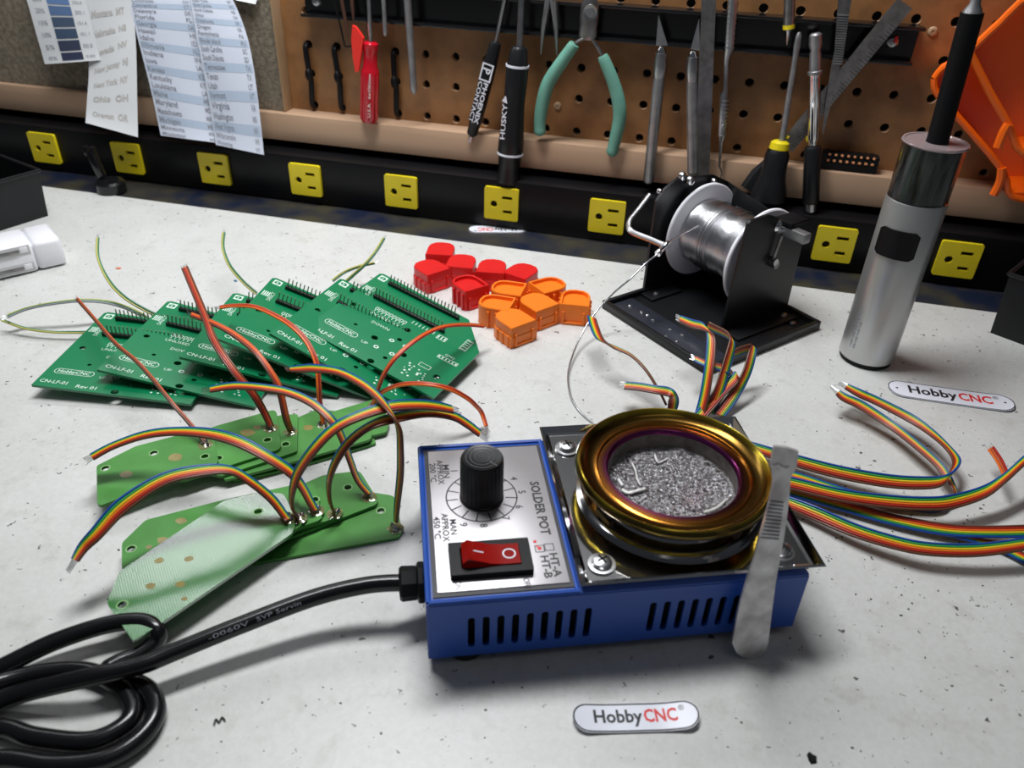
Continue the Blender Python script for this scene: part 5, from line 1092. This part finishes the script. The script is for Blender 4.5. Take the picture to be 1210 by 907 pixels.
shells([(600.5, 341, 78, True, 'orange connector shell at the back left of the orange cluster, rim up'), (586.5, 358, 76, True, 'orange connector shell at the left of the cluster, rim up, wire tip beside it'), (649, 337, -55, True, 'orange connector shell at the back right, rim up'),
        (635, 357, 40, False, 'orange connector shell in the middle of the cluster, flat top up'), (606.5, 376, 40, False, 'nearest orange connector shell, flat top up'), (680, 353, -6, True, 'rightmost orange connector shell, rounded rim up')],
       'orange_plastic', 'o', 'orange connector shells')

# ================================================================ SILVER HAND TOOL
tb = P(1022, 422, 0); TX, TY = tb.x, tb.y
def near_axis(px, py):
    d = ray(px, py); d2 = V((d.x, d.y, 0)); k = ((V((TX, TY, 0))-V((CAM_LOC.x, CAM_LOC.y, 0))).dot(d2))/d2.length_squared; return CAM_LOC+d*k
zs_ = near_axis(1083, 233).z; zc = near_axis(1103, 166).z; rt_ = near_axis(1149, 15)
t = thing('cordless_hand_tool', 'silver cylindrical cordless hand tool with black nozzle standing on the mat', 'hand tool', (TX, TY, 0))
TT = Matrix.Translation((TX, TY, 0)); R_ = depth(V((TX, TY, 30)))/FPX*31.6
part('base_ring', MB().lathe([(.01, 0), (R_-1.6, 0), (R_-.8, .6), (R_-.8, 3)], 48, TT), 'black_plastic', t)
M['satin_alu'] = mat('satin_alu', (0.60, 0.60, 0.59), .34, .8)
part('body', MB().lathe([(R_-1, 2.6), (R_, 3.6), (R_, zs_-1), (R_-.5, zs_)], 64, TT), 'satin_alu', t)
M['clear_plastic'] = mat('clear_plastic', (0.75, 0.77, 0.78), .06, trans=1.0); M['clear_plastic'].node_tree.nodes['Principled BSDF'].inputs['IOR'].default_value = 1.2
part('clear_chamber', MB().lathe([(R_-.4, zs_), (R_-.4, zc-1.6), (R_-1.6, zc-1.6), (R_-1.6, zs_)], 48, TT, closed=True), 'clear_plastic', t)
M['chamber_dark'] = mat('chamber_dark', (0.012, 0.014, 0.013), .2, .2, scale=300, aniso=(1, 1, .15), col2=(0.12, 0.13, 0.125))
part('chamber_core', MB().lathe([(R_-2.0, zs_), (R_-2.0, zc-2), (.01, zc-2)], 40, TT), 'chamber_dark', t)
b = MB().lathe([(.01, zc-1.6), (R_+.2, zc-1.6), (R_+.8, zc-.8), (R_+.4, zc), (R_-.8, zc), (R_-1.2, zc-.5), (.01, zc-.5)], 56, TT)
M['cap_clear'] = mat('cap_clear', (0.50, 0.40, 0.41), .1, trans=.5); part('cap', b, 'cap_clear', t)
m2 = V((TX, TY, zc)); top = rt_; lean = V(((top.x-TX)*.0, 0, 0))
r0 = near_axis(1109, 163)
part('nozzle', MB().spindle(V((r0.x, r0.y, zc-.5)), rt_, [(0, 5.9), (.03, 5.6), (1, 5.5)], 24), 'black_plastic', t)
d_ = (rt_-V((r0.x, r0.y, zc))).normalized()
part('nozzle_tip', MB().spindle(rt_-d_*1, rt_+d_*16, [(0, 4.9), (.12, 4.4), (.3, 2.6), (1, 2.4)], 14), 'steel_dull', t)
# switch pad wrapped on the body
b = MB(); NU, NV = 18, 8
vw_ = atan2(CAM_LOC.y-TY, CAM_LOC.x-TX); zsw = near_axis(1060, 277).z
def pad(u, v, e=1.1):
    a = vw_-radians(50)+u*radians(78); h = 8.4
    k = 1-max(0, abs(u-.5)*2-.8)/.2*.22
    return V((TX+(R_+e)*cos(a), TY+(R_+e)*sin(a), zsw+(v-.5)*2*h*k-(.5-u)*0))
b.grid(lambda u, v: pad(u, v, 1.1), NU, NV); b.grid(lambda u, v: pad(u, v, -1), NU, NV)
for v in (0, 1):
    b.grid(lambda u, w_: pad(u, v, -1+2.1*w_), NU, 1)
for u in (0, 1): b.grid(lambda w_, v: pad(u, v, -1+2.1*w_), 1, NV)
part('switch_pad', b, 'black_plastic', t, ang=60)
b = MB()
for j, n_ in ((0, 17), (1, 11)):
    for i in range(n_):
        a = vw_-radians(38-9*j); z = 12+i*1.7; o = V((TX+(R_+.05)*cos(a), TY+(R_+.05)*sin(a), z)); s_ = V((-sin(a), cos(a), 0)); hh = .35+.25*((i*7+j) % 3)
        b.add([o-s_*hh, o+s_*hh, o+s_*hh+V((0, 0, 1.1)), o-s_*hh+V((0, 0, 1.1))], [(0, 1, 2, 3)])
part('fine_print', b, 'grey_print', t, kind='stuff', flatten=True)

# ================================================================ STICKERS
def sticker(lb, L_, R__, Wd, z=.35, curl=(0, 0), dots=False, flip=False, tsize=None, liftf=None):
    a, c = P(*L_, z), P(*R__, z); ex = c-a; Ln = ex.length; ex.normalize(); ey = V((-ex.y, ex.x, 0)); H = Wd
    fr = Frame(((a+c)/2), ex, ey, (0, 0, 1))
    t = thing('oval_sticker', lb, 'sticker', fr, 'white oval lettered stickers')
    def zf(x, y):
        u = x/(Ln/2); v = y/(H/2); return z*0+max(0, u-.3)**2*curl[0]+max(0, -u-.3)**2*curl[1]+.25*0
    def tf(mb):
        for v in mb.v: v.z += zf(v.x, v.y)
        return mb
    n = 10
    def pill(l, h, m_=24):
        o = []
        for i in range(m_+1): o.append((-(l-h)/2+(l-h)*i/m_, -h/2))
        for i in range(1, n): an = -pi/2+pi*i/n; o.append(((l-h)/2+h/2*cos(an), h/2*sin(an)))
        for i in range(m_+1): o.append(((l-h)/2-(l-h)*i/m_, h/2))
        for i in range(1, n): an = pi/2+pi*i/n; o.append((-(l-h)/2+h/2*cos(an), h/2*sin(an)))
        return o
    def strip(l, h, za, zb, m_=30):
        b = MB(); N2 = 40; vs = []
        for i in range(N2+1):
            x = -l/2+l*i/N2; ax_ = abs(x)-(l-h)/2; hh = h/2*sqrt(max(0, 1-(ax_/(h/2))**2)) if ax_ > 0 else h/2
            for y in (-hh, 0, hh): vs.append(V((x, y, zb)))
            for y in (-hh, 0, hh): vs.append(V((x, y, za)))
        fs = []
        for i in range(N2):
            o = i*6; p_ = o+6
            fs += [(o, o+1, p_+1, p_), (o+1, o+2, p_+2, p_+1), (o+3, o+4, p_+4, p_+3), (o+4, o+5, p_+5, p_+4), (o, o+3, p_+3, p_), (o+2, o+5, p_+5, p_+2)]
        return b.add(vs, fs)
    bs_ = part('base', tf(strip(Ln, H, 0, .45)), 'label_white', t, world=False)
    b = MB(); o1, o2 = pill(Ln-.3, H-.3), pill(Ln-1.5, H-1.5); k = len(o1)
    b.add([(x, y, .5) for x, y in o1]+[(x, y, .5) for x, y in o2], [(i, (i+1) % k, k+(i+1) % k, k+i) for i in range(k)]); part('border', tf(b), 'dark_print', t, world=False, flatten=True)
    sgn = -1 if flip else 1; fn = lambda x, y: V((sgn*x, sgn*y, .52)); ts = H*.62; tw = Ln*.66
    b = MB(); text(b, 'Hobby', fn, width=tw*.585, size=ts, x0=-tw/2, y0=-ts*.26, bold=.028); part('dark_lettering', tf(b), 'dark_print', t, world=False, flatten=True)
    b = MB(); text(b, 'CNC', fn, width=tw*.40, size=ts, x0=-tw/2+tw*.60, y0=-ts*.26, bold=.028); part('red_lettering', tf(b), 'red_print', t, world=False, flatten=True)
    b = MB(); text(b, '\u00ae', fn, size=ts*.42, x0=tw/2+.8, y0=ts*.25)
    if dots:
        for sx in (-1, 1): b.poly([circ(sx*Ln*.425, 0, .8, 8)], .52, .52)
    part('mark', tf(b), 'dark_print', t, world=False, flatten=True)
    return t
sticker('small white oval sticker on the mat in front of the solder pot', (676, 850), (825, 846), 11.6, curl=(5.0, 3.0))
sticker('larger white oval sticker lying near the silver hand tool', (1048.5, 457.5), (1198.5, 479), 17.5, curl=(2.2, 1.0), dots=True)
st3 = sticker('white oval sticker lying upside down on the dark bench edge by the power strip', (553, 271), (622, 271), 15, flip=True, z=-.9)

# ================================================================ BINS, CHARGER, KNOB
def tub(lb, corner, d1, d2, w1, w2, h, taper, wall=1.6, rimw=2.5, nm='black_bin'):
    # corner: ground corner nearest the picture's middle; d1, d2 edge directions; walls lean outwards by taper
    t = thing(nm, lb, 'bin', (corner.x, corner.y, 0)); o = corner
    base = [o, o+d1*w1, o+d1*w1+d2*w2, o+d2*w2]; c = sum(base, V())/4
    def ring(g, z): return [V(((v-c).normalized().x*g, (v-c).normalized().y*g, z))+V((v.x, v.y, 0)) for v in base]
    def q4(k, n=4): return [(k*n+i, k*n+(i+1) % n, (k+1)*n+(i+1) % n, (k+1)*n+i) for i in range(n)]
    b = MB(); b.add(ring(0, 0)+ring(taper, h)+ring(taper-wall, h)+ring(-wall, 1.5), [(0, 1, 2, 3)]+q4(0)+q4(1)+q4(2)+[(12, 13, 14, 15)]); part('tub', b, 'black_satin', t)
    rr = ring(taper+.6, h-.6); b = MB()
    for i in range(4): b.sweep([rr[i], rr[(i+1) % 4]], 1.5, 8)
    part('rim', b, 'black_satin', t); return t
o = P(1170, 393, 0); d1 = (P(1212, 408.5, 0)-o).normalized(); d2 = V((-d1.y, d1.x, 0))
if d2.y < 0: d2 = -d2
def zfor(o, px, py):
    d = ray(px, py); d2_ = V((d.x, d.y, 0)); k = ((V((o.x, o.y, 0))-V((CAM_LOC.x, CAM_LOC.y, 0))).dot(d2_))/d2_.length_squared; return (CAM_LOC+d*k).z
hb = zfor(o, 1182, 319)
tub('black plastic bin at the right edge below the orange bins', o, d1, d2, 90, 62, hb, 3)
o = P(57, 255, 0); d1 = V((-.34, -.94, 0)).normalized(); d2 = V((d1.y, -d1.x, 0))
hb = zfor(o, 50, 199)
tub('black plastic box at the left edge behind the white charger', o, d1, d2, 70, 110, hb, 4)
# charger
o = P(81, 313, 0); ex = (P(3.5, 331, 0)-o).normalized(); ey = V((-ex.y, ex.x, 0)); ey = ey if ey.y > 0 else -ey
hc = zfor(o, 70, 281); CF = Frame(o, ex, ey, (0, 0, 1)); dch = 36.0
t = thing('usb_charger', 'white square wall charger with folded metal prongs at the left edge', 'charger', CF)
b = MB().box((0, 0, .6), (19, dch, hc), bev=3.2); part('end_cover', b, 'white_plastic', t, world=False, ang=50)
b = MB().box((18.6, 0.1, .6), (75, dch-.1, hc-.2), bev=2.6); bd = part('body', b, 'white_plastic', t, world=False, ang=50)
for i, (pa, pb2) in enumerate((((23, 296), (-20, 306)), ((29, 315.5), (-20, 327)))):
    u, v = CF.hit(*pa, 1, 0), CF.hit(*pb2, 1, 0)
    zc_ = (u.z+v.z)/2
    part('prong_recess', MB().box((u.x-6.5, -.25, u.z-3.4), (v.x+4, .5, u.z+3.0), bev=.2), mat('recess%d' % i, (.55, .55, .56), .5), t, world=False)
    part('prong', MB().box((u.x+.5, -1.2, u.z-1.6), (v.x, .3, u.z+.6), bev=.3), 'steel_dark', t, world=False, label='metal prong')
    part('pivot_block', MB().box((u.x-5, -.6, u.z-2.4), (u.x, .3, u.z+2.0), bev=.3), 'white_plastic', t, world=False)
# clamp knob on the dark bench edge
q = P(133, 227, -.9); t = thing('clamp_knob', 'black plastic star knob standing on the dark bench edge at left', 'knob', q)
b = MB().lathe([(.01, 0), (11, 0), (12.5, 1.5), (12.5, 9), (11, 11), (.01, 11)], 24, Matrix.Translation(q)); part('base', b, 'black_gloss', t)
b = MB().box((-3.6, -3, 0), (3.6, 3, 25), T=Matrix.Translation(q+V((-8, 2, 10))) @ Matrix.Rotation(radians(-12), 4, 'Y'), bev=1.2); b.box((-5, -2.5, 0), (-1.5, 2.5, 8), T=Matrix.Translation(q+V((-14, 2, 31))), bev=.8); b.box((1.5, -2.5, 0), (5, 2.5, 8), T=Matrix.Translation(q+V((-14, 2, 31))), bev=.8)
part('lever', b, 'black_gloss', t)

# ================================================================ CRUMBS
random.seed(5)
def crumb(px, py, r, m_, lb=None, h=.5):
    q = P(px, py, 0); b = MB(); n = 7; vs = [q+V((r*(.6+.7*random.random())*cos(2*pi*k/n), r*(.5+.6*random.random())*sin(2*pi*k/n), 0)) for k in range(n)]
    b.add(vs+[v*1.0+(q-v)*.3+V((0, 0, h*r)) for v in vs], [tuple(range(n)), tuple(range(n, 2*n))]+[(i, (i+1) % n, n+(i+1) % n, n+i) for i in range(n)])
    return b
b = crumb(140, 317.5, 1.8, ''); solo('plastic_chip', b, mat('chip_orange', (.75, .25, .12), .5), 'tiny orange chip on the mat behind the left circuit boards', 'chip')
b = crumb(278.5, 332, 1.6, ''); solo('plastic_chip', b, mat('chip_blue', (.08, .2, .35), .5), 'tiny blue chip on the mat beside the middle yellow-green wires', 'chip')
b = crumb(960, 897, 2.0, ''); b.v += []; c2 = crumb(957, 892, 1.5, ''); b.add(c2.v, c2.f); solo('debris_bit', b, 'black_plastic', 'black torn scrap on the mat at the bottom right', 'scrap')
b = MB(); b.sweep(crom([P(*q_, .5) for q_ in ((253, 856), (255, 849), (259, 853), (262, 847), (266, 851))], 3), .35, 5); solo('wire_scrap', b, 'steel_dark', 'small crinkled grey wire scrap on the mat above the power cord loops', 'scrap')
b = MB()
for i in range(420):
    px, py = random.uniform(10, 1200), random.uniform(300, 900)
    if random.random() < .35: px, py = random.uniform(880, 1200), random.uniform(560, 760)
    q = P(px, py, 0)
    if q.y > -75: continue
    d = q-PF.o; 
    if -6 < d.dot(PF.e[0]) < 158 and -6 < d.dot(PF.e[1]) < 104: continue
    c_ = crumb(px, py, random.choice([.2, .26, .3, .4, .55]), ''); b.add(c_.v, c_.f)
solo('bench_crumbs', b, mat('crumb_dark', (.05, .045, .045), .6), 'scattered tiny dark crumbs all over the white mat', 'crumbs', kind='stuff')
# surrounding room
b = MB().box((-2500, -2600, -760), (2600, 40, -740)); o = solo('floor', b, mat('floor_grey', (.25, .24, .23), .7), 'grey floor', 'floor', kind='structure'); del o['category']
